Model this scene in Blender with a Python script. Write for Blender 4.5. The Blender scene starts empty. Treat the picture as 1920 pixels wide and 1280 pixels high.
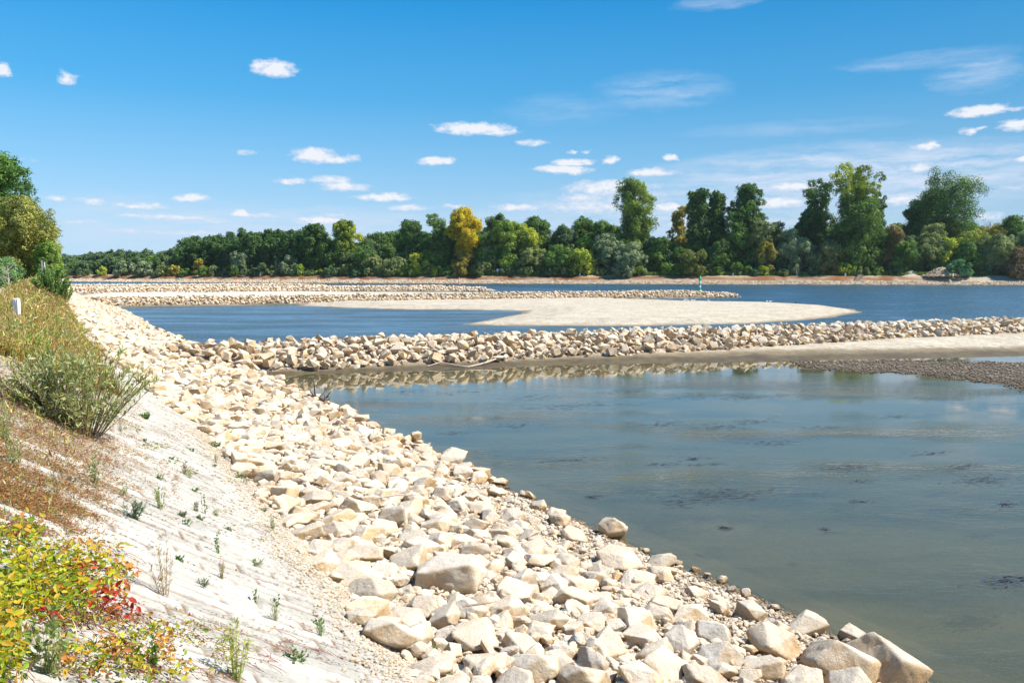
import bpy, bmesh, math, random
import numpy as np
from mathutils import Vector, Matrix
random.seed(7); RNG = np.random.default_rng(7)
R = math.radians
sc = bpy.context.scene
COL = sc.collection

# ------------------------------------------------------------------ camera
CAM_Z = 5.3; PITCH = 5.0; F = 1500.0            # focal length in pixels of the 1920 wide photo
cd = bpy.data.cameras.new('camera'); cam = bpy.data.objects.new('camera', cd); COL.objects.link(cam)
cam.location = (0, 0, CAM_Z); cam.rotation_euler = (R(90 - PITCH), 0, 0)
cd.sensor_width = 36; cd.lens = 36 * F / 1920; cd.clip_start = 0.05; cd.clip_end = 30000
sc.camera = cam
# ------------------------------------------------------------------ exposure
sc.view_settings.view_transform = 'Standard'; sc.view_settings.look = 'None'
sc.view_settings.gamma = 1; sc.view_settings.exposure = 1.0
# ------------------------------------------------------------------ sun
SUN_AZ, SUN_EL = R(92), R(50)                    # azimuth from +Y towards +X
sd = bpy.data.lights.new('sun', 'SUN'); sd.energy = 4.2; sd.angle = R(0.53); sd.color = (1.0, 0.95, 0.87)
sun = bpy.data.objects.new('sun', sd); COL.objects.link(sun)
sdir = Vector((math.sin(SUN_AZ) * math.cos(SUN_EL), math.cos(SUN_AZ) * math.cos(SUN_EL), math.sin(SUN_EL)))
sun.rotation_euler = (-sdir).to_track_quat('-Z', 'Y').to_euler(); sun.location = (50, 0, 60)

def px_dir(px, py):
    a = R(PITCH); cx = (np.asarray(px, float) - 960) / F; cy = (640 - np.asarray(py, float)) / F
    y = math.cos(a) + cy * math.sin(a); z = -math.sin(a) + cy * math.cos(a)
    return cx, y, z
def at(px, py, z=0.0):
    x, y, dz = px_dir(px, py); t = (z - CAM_Z) / dz
    return x * t, y * t
def px_x(px, Y):                                   # world x of a column at depth Y
    return (px - 960) / F * Y * 0.9997
# ------------------------------------------------------------------ sky
w = bpy.data.worlds.new("World"); sc.world = w; w.use_nodes = True
nt = w.node_tree; N = nt.nodes; L = nt.links; N.clear()
def nd(t, **k):
    n = N.new(t)
    for a, b in k.items(): setattr(n, a, b)
    return n
def mth(op, a, b=None, c=None, clamp=False):
    n = nd('ShaderNodeMath', operation=op, use_clamp=clamp)
    for i, q in enumerate((a, b, c)):
        if q is None: continue
        if isinstance(q, (int, float)): n.inputs[i].default_value = q
        else: L.new(q, n.inputs[i])
    return n.outputs[0]
out = nd('ShaderNodeOutputWorld'); bg = nd('ShaderNodeBackground'); bg.inputs[1].default_value = 0.10
sky = nd('ShaderNodeTexSky', sky_type='NISHITA', sun_disc=False, sun_elevation=SUN_EL, sun_rotation=SUN_AZ,
         altitude=100, air_density=1.0, dust_density=0.6, ozone_density=2.4)
hs = nd('ShaderNodeHueSaturation'); hs.inputs['Hue'].default_value = 0.493; hs.inputs['Saturation'].default_value = 1.28; hs.inputs['Value'].default_value = 1.0
L.new(sky.outputs[0], hs.inputs['Color'])
tc = nd('ShaderNodeTexCoord'); sx = nd('ShaderNodeSeparateXYZ'); L.new(tc.outputs['Generated'], sx.inputs[0])
az = mth('ARCTAN2', sx.outputs[0], sx.outputs[1]); el = mth('ARCSINE', sx.outputs[2])
cb = nd('ShaderNodeCombineXYZ'); L.new(az, cb.inputs[0]); L.new(el, cb.inputs[1])
def noise(vec, scale, detail, mx=1, my=1, rough=0.55):
    m = nd('ShaderNodeVectorMath', operation='MULTIPLY'); L.new(vec, m.inputs[0]); m.inputs[1].default_value = (mx, my, 1)
    n = nd('ShaderNodeTexNoise'); n.inputs['Scale'].default_value = scale; n.inputs['Detail'].default_value = detail
    n.inputs['Roughness'].default_value = rough; L.new(m.outputs[0], n.inputs['Vector']); return n
gr = nd('ShaderNodeValToRGB'); L.new(mth('MULTIPLY', mth('MAXIMUM', el, 0.0), 1 / 1.5708), gr.inputs[0])
SKY = [(0.0, (.50, .70, .88)), (.035, (.42, .66, .88)), (.08, (.235, .545, .86)), (.13, (.085, .42, .80)), (.20, (.018, .305, .72)), (.27, (.004, .225, .60)), (1.0, (.01, .14, .42))]
es = gr.color_ramp.elements
while len(es) < len(SKY): es.new(.5)
for e_, (p_, c_) in zip(es, SKY): e_.position = p_; e_.color = (*c_, 1)
side = nd('ShaderNodeMapRange'); L.new(sx.outputs[0], side.inputs[0]); side.inputs[1].default_value = -.6; side.inputs[2].default_value = .6; side.inputs[3].default_value = 5.7; side.inputs[4].default_value = 4.4
gs = nd('ShaderNodeVectorMath', operation='SCALE'); L.new(gr.outputs[0], gs.inputs[0]); L.new(side.outputs[0], gs.inputs['Scale'])
mg = nd('ShaderNodeMix', data_type='RGBA'); mg.inputs[0].default_value = .95; L.new(hs.outputs[0], mg.inputs[6]); L.new(gs.outputs[0], mg.inputs[7])
wn = noise(cb.outputs[0], 60, 3, 1, 1.6)
wm = nd('ShaderNodeVectorMath', operation='MULTIPLY_ADD'); L.new(wn.outputs['Color'], wm.inputs[0])
wm.inputs[1].default_value = (0.030, 0.008, 0); wm.inputs[2].default_value = (-0.015, -0.004, 0)
wa = nd('ShaderNodeVectorMath', operation='ADD'); L.new(cb.outputs[0], wa.inputs[0]); L.new(wm.outputs[0], wa.inputs[1])
CLOUDS = [(513,128,74,26,1),(530,135,50,14,.8),(127,147,38,22,.7),(2,130,36,26,.9),(886,241,130,20,1),(935,248,70,12,.8),(1000,269,64,11,.7),
 (590,292,72,24,1),(610,299,90,14,.8),(658,297,34,13,.6),(462,287,28,10,.5),(818,302,60,15,1),(545,340,62,12,.7),(625,337,70,18,.7),(645,350,90,16,.8),
 (720,371,96,12,.9),(735,367,50,12,.8),(768,390,74,12,.7),(357,371,60,14,.9),(265,386,84,12,.75),(170,377,60,14,.6),(100,371,44,12,.7),(450,401,38,12,.9),
 (480,404,90,10,.5),(330,407,190,10,.55),(250,404,80,9,.5),(410,415,64,9,.5),(600,414,92,13,.85),(625,403,50,8,.5),(850,386,44,9,.55),(965,389,74,13,.8),
 (1055,318,92,16,1),(1075,305,74,12,.9),(1148,300,28,13,.85),(1222,323,80,13,.9),(1257,296,30,12,.8),(1103,285,22,8,.6),(1073,285,16,7,.5),(1018,313,20,8,.4),
 (1140,352,150,28,.75),(1090,372,90,16,.6),(1110,388,170,26,.6),(1190,368,120,26,.6),(1250,388,56,14,.8),(1838,208,98,20,1),(1895,205,60,9,.5),(1905,235,60,20,.9),(1820,247,34,12,.8),(1842,241,26,10,.7),
 (1735,276,54,11,.8),(1752,271,24,11,.8),(1722,315,66,15,.7),(1918,298,28,12,.8),(1492,350,90,14,.85),(1455,380,120,18,.8),(1690,375,66,20,.7),(1850,405,70,14,.6),
 (147,415,56,9,.5),(235,432,90,9,.45),(350,437,150,9,.45),(60,300,30,8,.2),(640,430,80,8,.4),(1280,420,60,12,.6),(1900,350,60,9,.4),
 (-120,200,90,26,.9),(-260,330,120,20,.8),(-400,180,110,30,.9),(2060,260,120,24,.9),(2200,330,120,20,.8),(2150,140,90,24,.9),(2400,210,140,30,.9)]
def adir(px, py):
    x, y, z = px_dir(px, py); l = math.sqrt(x * x + y * y + z * z); return math.atan2(x, y), math.asin(z / l)
def blobs(lst, vec, grow=1.0):
    acc = None
    for (px, py, wd, hh, st) in lst:
        st = .42 + .58 * st if lst is CLOUDS else st
        a0, e0 = adir(px, py); ra = wd * grow / F * math.cos(a0) ** 2 / 2; re = hh * grow / F * math.cos(a0) / 2
        m = nd('ShaderNodeVectorMath', operation='MULTIPLY_ADD'); L.new(vec, m.inputs[0])
        m.inputs[1].default_value = (1 / ra, 1 / re, 0); m.inputs[2].default_value = (-a0 / ra, -e0 / re, 0)
        ln = nd('ShaderNodeVectorMath', operation='DOT_PRODUCT'); L.new(m.outputs[0], ln.inputs[0]); L.new(m.outputs[0], ln.inputs[1])
        v = mth('MULTIPLY_ADD', ln.outputs['Value'], -st, st)
        acc = v if acc is None else mth('MAXIMUM', acc, v)
    return acc
cum = mth('MAXIMUM', blobs(CLOUDS, wa.outputs[0], 1.75), 0.0)
cn = noise(cb.outputs[0], 85, 6, 1, 2.0, 0.68)
den = mth('SUBTRACT', cum, mth('MULTIPLY', cn.outputs['Fac'], 0.86))
den = mth('MULTIPLY', den, 2.4, clamp=True); den = mth('MULTIPLY', den, 0.92)
CIRRUS = [(1240,170,260,70,.42),(1830,140,190,70,.55),(1740,112,330,34,.35),(1660,120,190,22,.45),(1345,6,170,26,.55),(1600,335,900,130,1.2),(1780,300,500,60,.7),(1450,370,700,80,.9),(1480,242,420,30,.3),
          (1060,205,240,60,.25),(600,430,1500,90,.8),(1300,400,900,110,.9),(250,400,500,80,.45),(2300,150,400,80,.5)]
cir = mth('MAXIMUM', blobs(CIRRUS, wa.outputs[0], 1.1), 0.0)
ci_n = noise(wa.outputs[0], 14, 6, 1, 7.0, 0.6)
cid = mth('MULTIPLY', mth('SUBTRACT', ci_n.outputs['Fac'], 0.30, clamp=True), 2.0, clamp=True)
cid = mth('MULTIPLY', mth('MULTIPLY', cir, cid), 1.4, clamp=True)
# cloud tone: brighter puffs on top, grey-lilac below (varied by noise)
cc = nd('ShaderNodeMix', data_type='RGBA'); L.new(mth('MULTIPLY', den, den), cc.inputs[0]); cc.inputs[6].default_value = (3.5, 3.9, 4.7, 1); cc.inputs[7].default_value = (4.9, 4.9, 5.0, 1)
m1 = nd('ShaderNodeMix', data_type='RGBA'); L.new(cid, m1.inputs[0]); L.new(mg.outputs[2], m1.inputs[6]); m1.inputs[7].default_value = (3.3, 3.85, 4.7, 1)
m2 = nd('ShaderNodeMix', data_type='RGBA'); L.new(den, m2.inputs[0]); L.new(m1.outputs[2], m2.inputs[6]); L.new(cc.outputs[2], m2.inputs[7])
L.new(m2.outputs[2], bg.inputs[0]); L.new(bg.outputs[0], out.inputs[0])

# ------------------------------------------------------------------ numpy noise
def _h(ix, iy, iz, s):
    n = (ix * 374761393 + iy * 668265263 + iz * 2147483647 + s * 1274126177) & 0xffffffff
    n = ((n ^ (n >> 13)) * 1274126177) & 0xffffffff
    return ((n ^ (n >> 16)) & 0xffff) / 65535.0
def vnoise(x, y, z=None, s=0):
    x = np.asarray(x, float); y = np.asarray(y, float); z = np.zeros_like(x) if z is None else np.asarray(z, float)
    ix, iy, iz = (np.floor(a).astype(np.int64) for a in (x, y, z)); fx, fy, fz = x - ix, y - iy, z - iz
    fx, fy, fz = (f * f * (3 - 2 * f) for f in (fx, fy, fz)); r = 0
    for a in (0, 1):
        for b in (0, 1):
            for c in (0, 1):
                r = r + _h(ix + a, iy + b, iz + c, s) * (fx if a else 1 - fx) * (fy if b else 1 - fy) * (fz if c else 1 - fz)
    return r
def fbm(x, y, z=None, s=0, o=4):
    r = 0; a = 0.5; t = 0
    for i in range(o):
        k = 2.03 ** i; r = r + a * vnoise(np.asarray(x) * k, np.asarray(y) * k, None if z is None else np.asarray(z) * k, s + i); t += a; a *= .5
    return r / t
def sst(a, b, x):
    t = np.clip((np.asarray(x, float) - a) / (b - a), 0, 1); return t * t * (3 - 2 * t)
# ------------------------------------------------------------------ mesh helpers
def tag(o, label=None, cat=None, group=None, kind=None):
    if label: o['label'] = label
    if cat: o['category'] = cat
    if group: o['group'] = group
    if kind: o['kind'] = kind
    return o
def mesh_np(name, V, Fc, cols=None, smooth=False):
    """V (n,3); Fc (m,k) array; cols (n,3|4) point colours"""
    me = bpy.data.meshes.new(name); V = np.asarray(V, np.float32)
    Fs = Fc if isinstance(Fc, (list, tuple)) else [Fc]
    Fs = [np.asarray(f, np.int32) for f in Fs if len(f)]
    me.vertices.add(len(V)); me.vertices.foreach_set('co', V.ravel())
    nl = sum(f.size for f in Fs); npoly = sum(len(f) for f in Fs)
    me.loops.add(nl); me.loops.foreach_set('vertex_index', np.concatenate([f.ravel() for f in Fs]))
    me.polygons.add(npoly); tot = np.concatenate([np.full(len(f), f.shape[1], np.int32) for f in Fs])
    me.polygons.foreach_set('loop_start', np.concatenate([[0], np.cumsum(tot)[:-1]]).astype(np.int32)); me.polygons.foreach_set('loop_total', tot)
    me.polygons.foreach_set('use_smooth', np.full(npoly, smooth, bool))
    if cols is not None:
        cols = np.asarray(cols, np.float32)
        if cols.shape[1] == 3: cols = np.hstack([cols, np.ones((len(cols), 1), np.float32)])
        a = me.color_attributes.new('tint', 'FLOAT_COLOR', 'POINT'); a.data.foreach_set('color', cols.ravel())
    me.update(calc_edges=True); me.validate(); return me
def link(name, me, mat=None, parent=None, loc=None):
    o = bpy.data.objects.new(name, me); COL.objects.link(o)
    if mat is not None and me is not None and not me.materials: me.materials.append(mat)
    if parent is not None: o.parent = parent
    if loc is not None: o.location = loc
    return o
def empty(name, loc):
    o = bpy.data.objects.new(name, None); COL.objects.link(o); o.location = loc; o.empty_display_size = .3; return o
class MB:
    """collects pieces with colours into one mesh"""
    def __init__(s): s.V = []; s.F = {}; s.C = []; s.n = 0
    def add(s, V, Fc, col=(1, 1, 1)):
        V = np.asarray(V, float).reshape(-1, 3); Fc = np.asarray(Fc, int); s.V.append(V); s.F.setdefault(Fc.shape[1], []).append(Fc + s.n)
        col = np.asarray(col, float); s.C.append(np.broadcast_to(col, (len(V), 3)) if col.ndim == 1 else col); s.n += len(V)
    def mesh(s, name, smooth=False):
        return mesh_np(name, np.vstack(s.V), [np.vstack(f) for f in s.F.values()], np.vstack(s.C), smooth)
    def build(s, name, mat, parent=None, loc=None, smooth=False): return link(name, s.mesh(name, smooth), mat, parent, loc)
def tube(mb, pts, rad, seg=6, col=(1, 1, 1), cap=True):
    pts = np.asarray(pts, float); n = len(pts); rad = np.broadcast_to(np.asarray(rad, float), (n,))
    T = np.gradient(pts, axis=0); T /= np.linalg.norm(T, axis=1, keepdims=True) + 1e-9
    ref = np.array([0, 0, 1.]) if abs(T[:, 2]).mean() < .8 else np.array([1., 0, 0])
    A = np.cross(T, ref); A /= np.linalg.norm(A, axis=1, keepdims=True) + 1e-9; B = np.cross(T, A)
    th = np.arange(seg) / seg * 2 * math.pi
    V = pts[:, None] + rad[:, None, None] * (np.cos(th)[None, :, None] * A[:, None] + np.sin(th)[None, :, None] * B[:, None])
    i = np.arange(n - 1)[:, None] * seg; j = np.arange(seg)[None]; k = (j + 1) % seg
    Fq = np.stack([i + j, i + k, i + seg + k, i + seg + j], -1).reshape(-1, 4); V = V.reshape(-1, 3)
    mb.add(V, Fq, col)
    if cap:
        for e in (0, n - 1):
            b = np.vstack([pts[e][None], V[e * seg:(e + 1) * seg]]); q = np.arange(seg)
            mb.add(b, np.stack([np.zeros(seg, int), 1 + q, 1 + (q + 1) % seg], -1), col)
def box(mb, lo, hi, col=(1, 1, 1), top=1.0):
    lo = np.array(lo, float); hi = np.array(hi, float); c = (lo + hi) / 2
    V = np.array([[x, y, z] for z in (0, 1) for y in (0, 1) for x in (0, 1)]) * (hi - lo) + lo
    V[4:, :2] = c[:2] + (V[4:, :2] - c[:2]) * top
    mb.add(V, [[0, 2, 3, 1], [4, 5, 7, 6], [0, 1, 5, 4], [2, 6, 7, 3], [0, 4, 6, 2], [1, 3, 7, 5]], col)
def lathe(mb, prof, seg=16, col=(1, 1, 1), c=(0, 0, 0)):
    prof = np.array(prof, float); th = np.arange(seg) / seg * 2 * math.pi; n = len(prof)
    V = np.stack([prof[:, None, 0] * np.cos(th) + c[0], prof[:, None, 0] * np.sin(th) + c[1], prof[:, None, 1] + 0 * th + c[2]], -1).reshape(-1, 3)
    i = np.arange(n - 1)[:, None] * seg; j = np.arange(seg)[None]; k = (j + 1) % seg
    mb.add(V, np.stack([i + j, i + k, i + seg + k, i + seg + j], -1).reshape(-1, 4), col)
def stamp(tv, tf, pos, X, Y, Z, scale, cols):
    """copies of a template at pos with frame X,Y,Z (n,3); scale (n,) or (n,3); cols (n,3)"""
    tv = np.asarray(tv, float); tf = np.asarray(tf, int); n = len(pos); scale = np.asarray(scale, float)
    if scale.ndim == 1: scale = np.repeat(scale[:, None], 3, 1)
    s = tv[None] * scale[:, None]
    V = pos[:, None] + s[..., 0:1] * X[:, None] + s[..., 1:2] * Y[:, None] + s[..., 2:3] * Z[:, None]
    Fq = (tf[None] + (np.arange(n) * len(tv))[:, None, None]).reshape(-1, tf.shape[1])
    return V.reshape(-1, 3), Fq, np.repeat(cols, len(tv), 0)
def unit(v): return v / (np.linalg.norm(v, axis=-1, keepdims=True) + 1e-9)
def frames(nrm, rng, tdir=None):
    nrm = unit(nrm); t = rng.normal(size=nrm.shape) if tdir is None else tdir
    X = unit(np.cross(nrm, t)); Y = np.cross(nrm, X); return X, Y, nrm
# ------------------------------------------------------------------ materials
def new_mat(name):
    m = bpy.data.materials.new(name); m.use_nodes = True; t = m.node_tree; t.nodes.clear()
    o = t.nodes.new('ShaderNodeOutputMaterial'); return m, t, o
class G:
    def __init__(s, t): s.t = t
    def n(s, ty, ins=None, **k):
        n = s.t.nodes.new(ty)
        for a, b in k.items(): setattr(n, a, b)
        for a, b in (ins or {}).items():
            i = n.inputs[a]
            if hasattr(b, 'is_linked'): s.t.links.new(b, i)
            else: i.default_value = b
        return n
    def math(s, op, a, b=0.0, clamp=False): return s.n('ShaderNodeMath', {0: a, 1: b}, operation=op, use_clamp=clamp).outputs[0]
    def mix(s, f, a, b, bl='MIX'): return s.n('ShaderNodeMix', {0: f, 6: a, 7: b}, data_type='RGBA', blend_type=bl).outputs[2]
    def noise(s, vec, sc_, det=4, rough=.55):
        return s.n('ShaderNodeTexNoise', {'Vector': vec, 'Scale': sc_, 'Detail': det, 'Roughness': rough}).outputs['Fac']
    def ramp(s, f, pts):
        r = s.n('ShaderNodeValToRGB', {0: f}); e = r.color_ramp.elements
        while len(e) < len(pts): e.new(.5)
        for q, (p, c) in zip(e, pts): q.position = p; q.color = (c, c, c, 1) if isinstance(c, (int, float)) else (*c, 1)
        return r.outputs[0]
def mat_leaf(name, trans=.3, rough=.6, vary=.25):
    m, t, o = new_mat(name); g = G(t)
    a = g.n('ShaderNodeAttribute', attribute_name='tint').outputs['Color']
    b = g.n('ShaderNodeBsdfPrincipled', {'Base Color': a, 'Roughness': rough, 'Specular IOR Level': .25})
    tr = g.n('ShaderNodeBsdfTranslucent', {'Color': g.mix(1.0, a, (1.0, 1.15, .55, 1), 'MULTIPLY')})
    ms = g.n('ShaderNodeMixShader', {0: trans, 1: b.outputs[0], 2: tr.outputs[0]}); t.links.new(ms.outputs[0], o.inputs[0]); return m
M_LEAF = mat_leaf('leaf', .28); M_LEAF_NEAR = mat_leaf('leaf_near', .35, .5)
def mat_tint(name, rough=.8, bump=.0, scale=8, metal=0, lo=.75):
    m, t, o = new_mat(name); g = G(t)
    a = g.n('ShaderNodeAttribute', attribute_name='tint').outputs['Color']; co = g.n('ShaderNodeTexCoord').outputs['Object']
    nz = g.noise(co, scale, 5, .6)
    c = g.mix(1.0, a, g.ramp(nz, [(.25, lo), (.75, 1.12)]), 'MULTIPLY')
    b = g.n('ShaderNodeBsdfPrincipled', {'Base Color': c, 'Roughness': rough, 'Metallic': metal})
    if bump: t.links.new(g.n('ShaderNodeBump', {'Height': nz, 'Strength': bump, 'Distance': .05}).outputs[0], b.inputs['Normal'])
    t.links.new(b.outputs[0], o.inputs[0]); return m
M_BARK = mat_tint('bark', .9, .6, 6); M_PAINT = mat_tint('paint', .45, 0, 3, 0, .9); M_WOOD = mat_tint('driftwood', .85, .5, 12)
def mat_stone():
    m, t, o = new_mat('riprap_stone'); g = G(t)
    a = g.n('ShaderNodeAttribute', attribute_name='tint').outputs['Color']
    pos = g.n('ShaderNodeNewGeometry'); P = pos.outputs['Position']
    rnd = g.n('ShaderNodeObjectInfo').outputs['Random']
    n1 = g.noise(P, 3.2, 5, .6); n2 = g.noise(P, 26, 6, .7); n3 = g.noise(P, 110, 3, .6)
    var = g.mix(rnd, (.88, .84, .78, 1), (1.1, 1.1, 1.1, 1))
    c = g.mix(1.0, a, var, 'MULTIPLY')
    c = g.mix(g.ramp(n1, [(.40, 0.), (.60, 1.)]), c, g.mix(1.0, c, (.86, .74, .58, 1), 'MULTIPLY')); n4 = g.noise(P, 8., 6, .75); c = g.mix(g.ramp(n4, [(.56, 0.), (.70, .8)]), c, g.mix(1.0, c, (.66, .55, .44, 1), 'MULTIPLY'))
    c = g.mix(g.ramp(n2, [(.55, 0.), (.72, .55)]), c, g.mix(1.0, c, (.72, .66, .60, 1), 'MULTIPLY'))
    nz = g.n('ShaderNodeSeparateXYZ', {0: pos.outputs['Normal']}).outputs[2]          # pale dry silt lying on level faces
    silt = g.math('MULTIPLY', g.ramp(nz, [(.35, 0.), (.85, 1.)]), g.ramp(n2, [(.3, .35), (.6, .9)]))
    c = g.mix(silt, c, g.mix(.6, c, (.74, .70, .62, 1)))
    h = g.math('ADD', g.math('MULTIPLY', n2, .6), g.math('MULTIPLY', n3, .22))
    bp = g.n('ShaderNodeBump', {'Height': h, 'Strength': .8, 'Distance': .05})
    pz = g.n('ShaderNodeSeparateXYZ', {0: P}).outputs[2]; wet = g.ramp(g.math('ADD', pz, g.math('MULTIPLY', n1, .12)), [(.09, 1.), (.17, 0.)])      # damp foot at the water line
    c = g.mix(wet, c, g.mix(1.0, c, (.42, .36, .28, 1), 'MULTIPLY'))
    b = g.n('ShaderNodeBsdfPrincipled', {'Base Color': c, 'Roughness': .92, 'Specular IOR Level': .2, 'Normal': bp.outputs[0]})
    t.links.new(b.outputs[0], o.inputs[0]); return m
M_STONE = mat_stone()
def mat_ground():
    m, t, o = new_mat('bank_ground'); g = G(t)
    a = g.n('ShaderNodeAttribute', attribute_name='tint').outputs['Color']
    al = g.n('ShaderNodeAttribute', attribute_name='tint').outputs['Alpha']            # 1 = gravelly, 0 = soft mud
    P = g.n('ShaderNodeNewGeometry').outputs['Position']
    vo = g.n('ShaderNodeTexVoronoi', {'Vector': P, 'Scale': 14.}); vo2 = g.n('ShaderNodeTexVoronoi', {'Vector': P, 'Scale': 3.5})
    n1 = g.noise(P, .35, 5, .6); n2 = g.noise(P, 5, 6, .65)
    cell = g.n('ShaderNodeSeparateColor', {0: vo.outputs['Color']}).outputs[0]; cell2 = g.n('ShaderNodeSeparateColor', {0: vo2.outputs['Color']}).outputs[0]
    k = g.math('ADD', g.math('MULTIPLY', cell, .5), g.math('MULTIPLY', cell2, .5))
    c = g.mix(1.0, a, g.ramp(k, [(.1, .68), (.55, 1.), (.95, 1.22)]), 'MULTIPLY')
    c = g.mix(al, a, c)
    c = g.mix(1.0, c, g.ramp(n1, [(.3, .85), (.7, 1.1)]), 'MULTIPLY'); c = g.mix(1.0, c, g.ramp(n2, [(.3, .82), (.7, 1.12)]), 'MULTIPLY')
    h = g.math('ADD', g.math('MULTIPLY', vo.outputs['Distance'], -.5), g.math('MULTIPLY', n2, .6))
    bp = g.n('ShaderNodeBump', {'Height': h, 'Strength': .7, 'Distance': .05})
    rough = g.math('ADD', g.math('MULTIPLY', al, .4), .55)
    b = g.n('ShaderNodeBsdfPrincipled', {'Base Color': c, 'Roughness': rough, 'Specular IOR Level': .3, 'Normal': bp.outputs[0]})
    t.links.new(b.outputs[0], o.inputs[0]); return m
M_GROUND = mat_ground()
def mat_paving():
    m, t, o = new_mat('stone_paving'); g = G(t)
    a = g.n('ShaderNodeAttribute', attribute_name='tint').outputs['Color']; P = g.n('ShaderNodeNewGeometry').outputs['Position']
    n1 = g.noise(P, 1.2, 6, .65); n2 = g.noise(P, 18, 6, .7); n3 = g.noise(P, 90, 4, .6)
    c = g.mix(1.0, a, g.ramp(n1, [(.3, .84), (.65, 1.08)]), 'MULTIPLY'); c = g.mix(1.0, c, g.ramp(n2, [(.32, .72), (.52, 1.), (.75, 1.1)]), 'MULTIPLY')
    h = g.math('ADD', g.math('MULTIPLY', n2, .7), g.math('MULTIPLY', n3, .3))
    bp = g.n('ShaderNodeBump', {'Height': h, 'Strength': .6, 'Distance': .03})
    b = g.n('ShaderNodeBsdfPrincipled', {'Base Color': c, 'Roughness': .95, 'Specular IOR Level': .15, 'Normal': bp.outputs[0]})
    t.links.new(b.outputs[0], o.inputs[0]); return m
M_PAVE = mat_paving()
def mat_water():
    m, t, o = new_mat('river_water'); g = G(t)
    calm = g.n('ShaderNodeAttribute', attribute_name='tint').outputs['Color']
    sepc = g.n('ShaderNodeSeparateColor', {0: calm}); calm, shelter = sepc.outputs[0], sepc.outputs[1]
    P = g.n('ShaderNodeNewGeometry').outputs['Position']
    def mp(rot, s): return g.n('ShaderNodeMapping', {'Vector': P, 'Rotation': (0, 0, R(rot)), 'Scale': s}).outputs[0]
    r1 = g.noise(mp(12, (1.3, 4.2, 1)), 1.6, 3, .5); r2 = g.noise(mp(-20, (2.2, 5., 1)), 3.2, 3, .5); big = g.noise(mp(8, (.05, .18, 1)), 1., 4, .6)
    r0 = g.noise(mp(5, (.25, .8, 1)), 1., 3, .5)
    gust = g.ramp(big, [(.40, .10), (.60, 1.)])
    # shallow backwater: faint ripples; open river: chop
    hc = g.math('ADD', g.math('MULTIPLY', r1, .5), g.math('MULTIPLY', r2, .28)); hc = g.math('MULTIPLY', hc, gust)
    ho = g.math('ADD', g.math('MULTIPLY', r0, 1.6), hc)
    bc = g.n('ShaderNodeBump', {'Height': hc, 'Strength': g.math('MULTIPLY', gust, g.math('SUBTRACT', .85, g.math('MULTIPLY', shelter, .78))), 'Distance': .05})
    bo = g.n('ShaderNodeBump', {'Height': ho, 'Strength': 1., 'Distance': .34})
    nm = g.n('ShaderNodeMix', {0: calm, 4: bo.outputs[0], 5: bc.outputs[0]}, data_type='VECTOR').outputs[1]
    fr = g.n('ShaderNodeFresnel', {'IOR': 1.43, 'Normal': nm}).outputs[0]
    gl = g.n('ShaderNodeBsdfGlossy', {'Color': g.mix(calm, (.88, .98, 1., 1), (1, 1, 1, 1)), 'Roughness': g.math('MULTIPLY_ADD', calm, -.10) if False else g.ramp(calm, [(0., .24), (.5, .30), (1., .02)]), 'Normal': nm})
    pn = g.noise(mp(10, (.10, .28, 1)), 1.3, 5, .65)
    murk = g.mix(calm, (.006, .045, .080, 1), g.mix(g.ramp(pn, [(.42, 0.), (.62, 1.)]), (.160, .148, .072, 1), (.100, .104, .062, 1)))
    df = g.n('ShaderNodeBsdfDiffuse', {'Color': murk}); tr = g.n('ShaderNodeBsdfTransparent', {'Color': (.75, .80, .66, 1)})
    body = g.n('ShaderNodeMixShader', {0: g.ramp(calm, [(0., .08), (1., .55)]), 1: df.outputs[0], 2: tr.outputs[0]})
    ms = g.n('ShaderNodeMixShader', {0: fr, 1: body.outputs[0], 2: gl.outputs[0]}); t.links.new(ms.outputs[0], o.inputs[0]); return m
M_WATER = mat_water()

# ------------------------------------------------------------------ lie of the land
DX, DY = -.519, .855                              # along the near bank
def uv(x, y): return x * DX + y * DY, x * DY - y * DX
def xy(u, v): return u * DX + v * DY, u * DY - v * DX
def v_crest(u): return -1.2 + .03 * np.clip(u, -20, 135)
def Hb(x, y):
    u, v = uv(x, y); vc = v_crest(u); vt = vc + 4.5
    vw = 9.8 + .35 * (vnoise(u * .35, u * 0, s=3) - .5) + 1.0 * sst(70, 130, u)
    z = np.where(v < vc, 3.8 - .02 * np.clip(vc - v, 0, 5), 3.8 - (v - vc) * .6222)
    z = np.where(v > vt, 1.0 - (v - vt) / (vw - vt) * 1.0, z)
    z = np.where(v > vw, -.30 * (v - vw), z)
    k = np.exp(-((v - vc) / .5) ** 2) * .12; z = z - k
    return np.maximum(z, -.75)
def poly(lst, z=0.0): return np.array([at(a, b, z) for a, b in lst])
def sdist(x, y, P, closed=True):
    """signed distance, positive inside / left of polyline"""
    x = np.asarray(x, float); y = np.asarray(y, float); d = np.full(x.shape, 1e9); ins = np.zeros(x.shape, bool); n = len(P)
    for i in range(n if closed else n - 1):
        a = P[i]; b = P[(i + 1) % n]; e = b - a; t = np.clip(((x - a[0]) * e[0] + (y - a[1]) * e[1]) / (e @ e), 0, 1)
        d = np.minimum(d, np.hypot(x - a[0] - t * e[0], y - a[1] - t * e[1]))
        if closed:
            c = ((a[1] > y) != (b[1] > y)) & (x < (b[0] - a[0]) * (y - a[1]) / (b[1] - a[1] + 1e-12) + a[0]); ins ^= c
    return np.where(ins, d, -d) if closed else d
BEACH = poly([(430,694),(470,706),(560,703),(700,697),(800,695),(850,692),(1000,686),(1200,682.5),(1400,679),(1500,677.5),(1560,675),(1700,672),(1920,668),(2250,663),(2250,625),(1920,620),(1300,640),(700,655),(400,662)])
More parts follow.
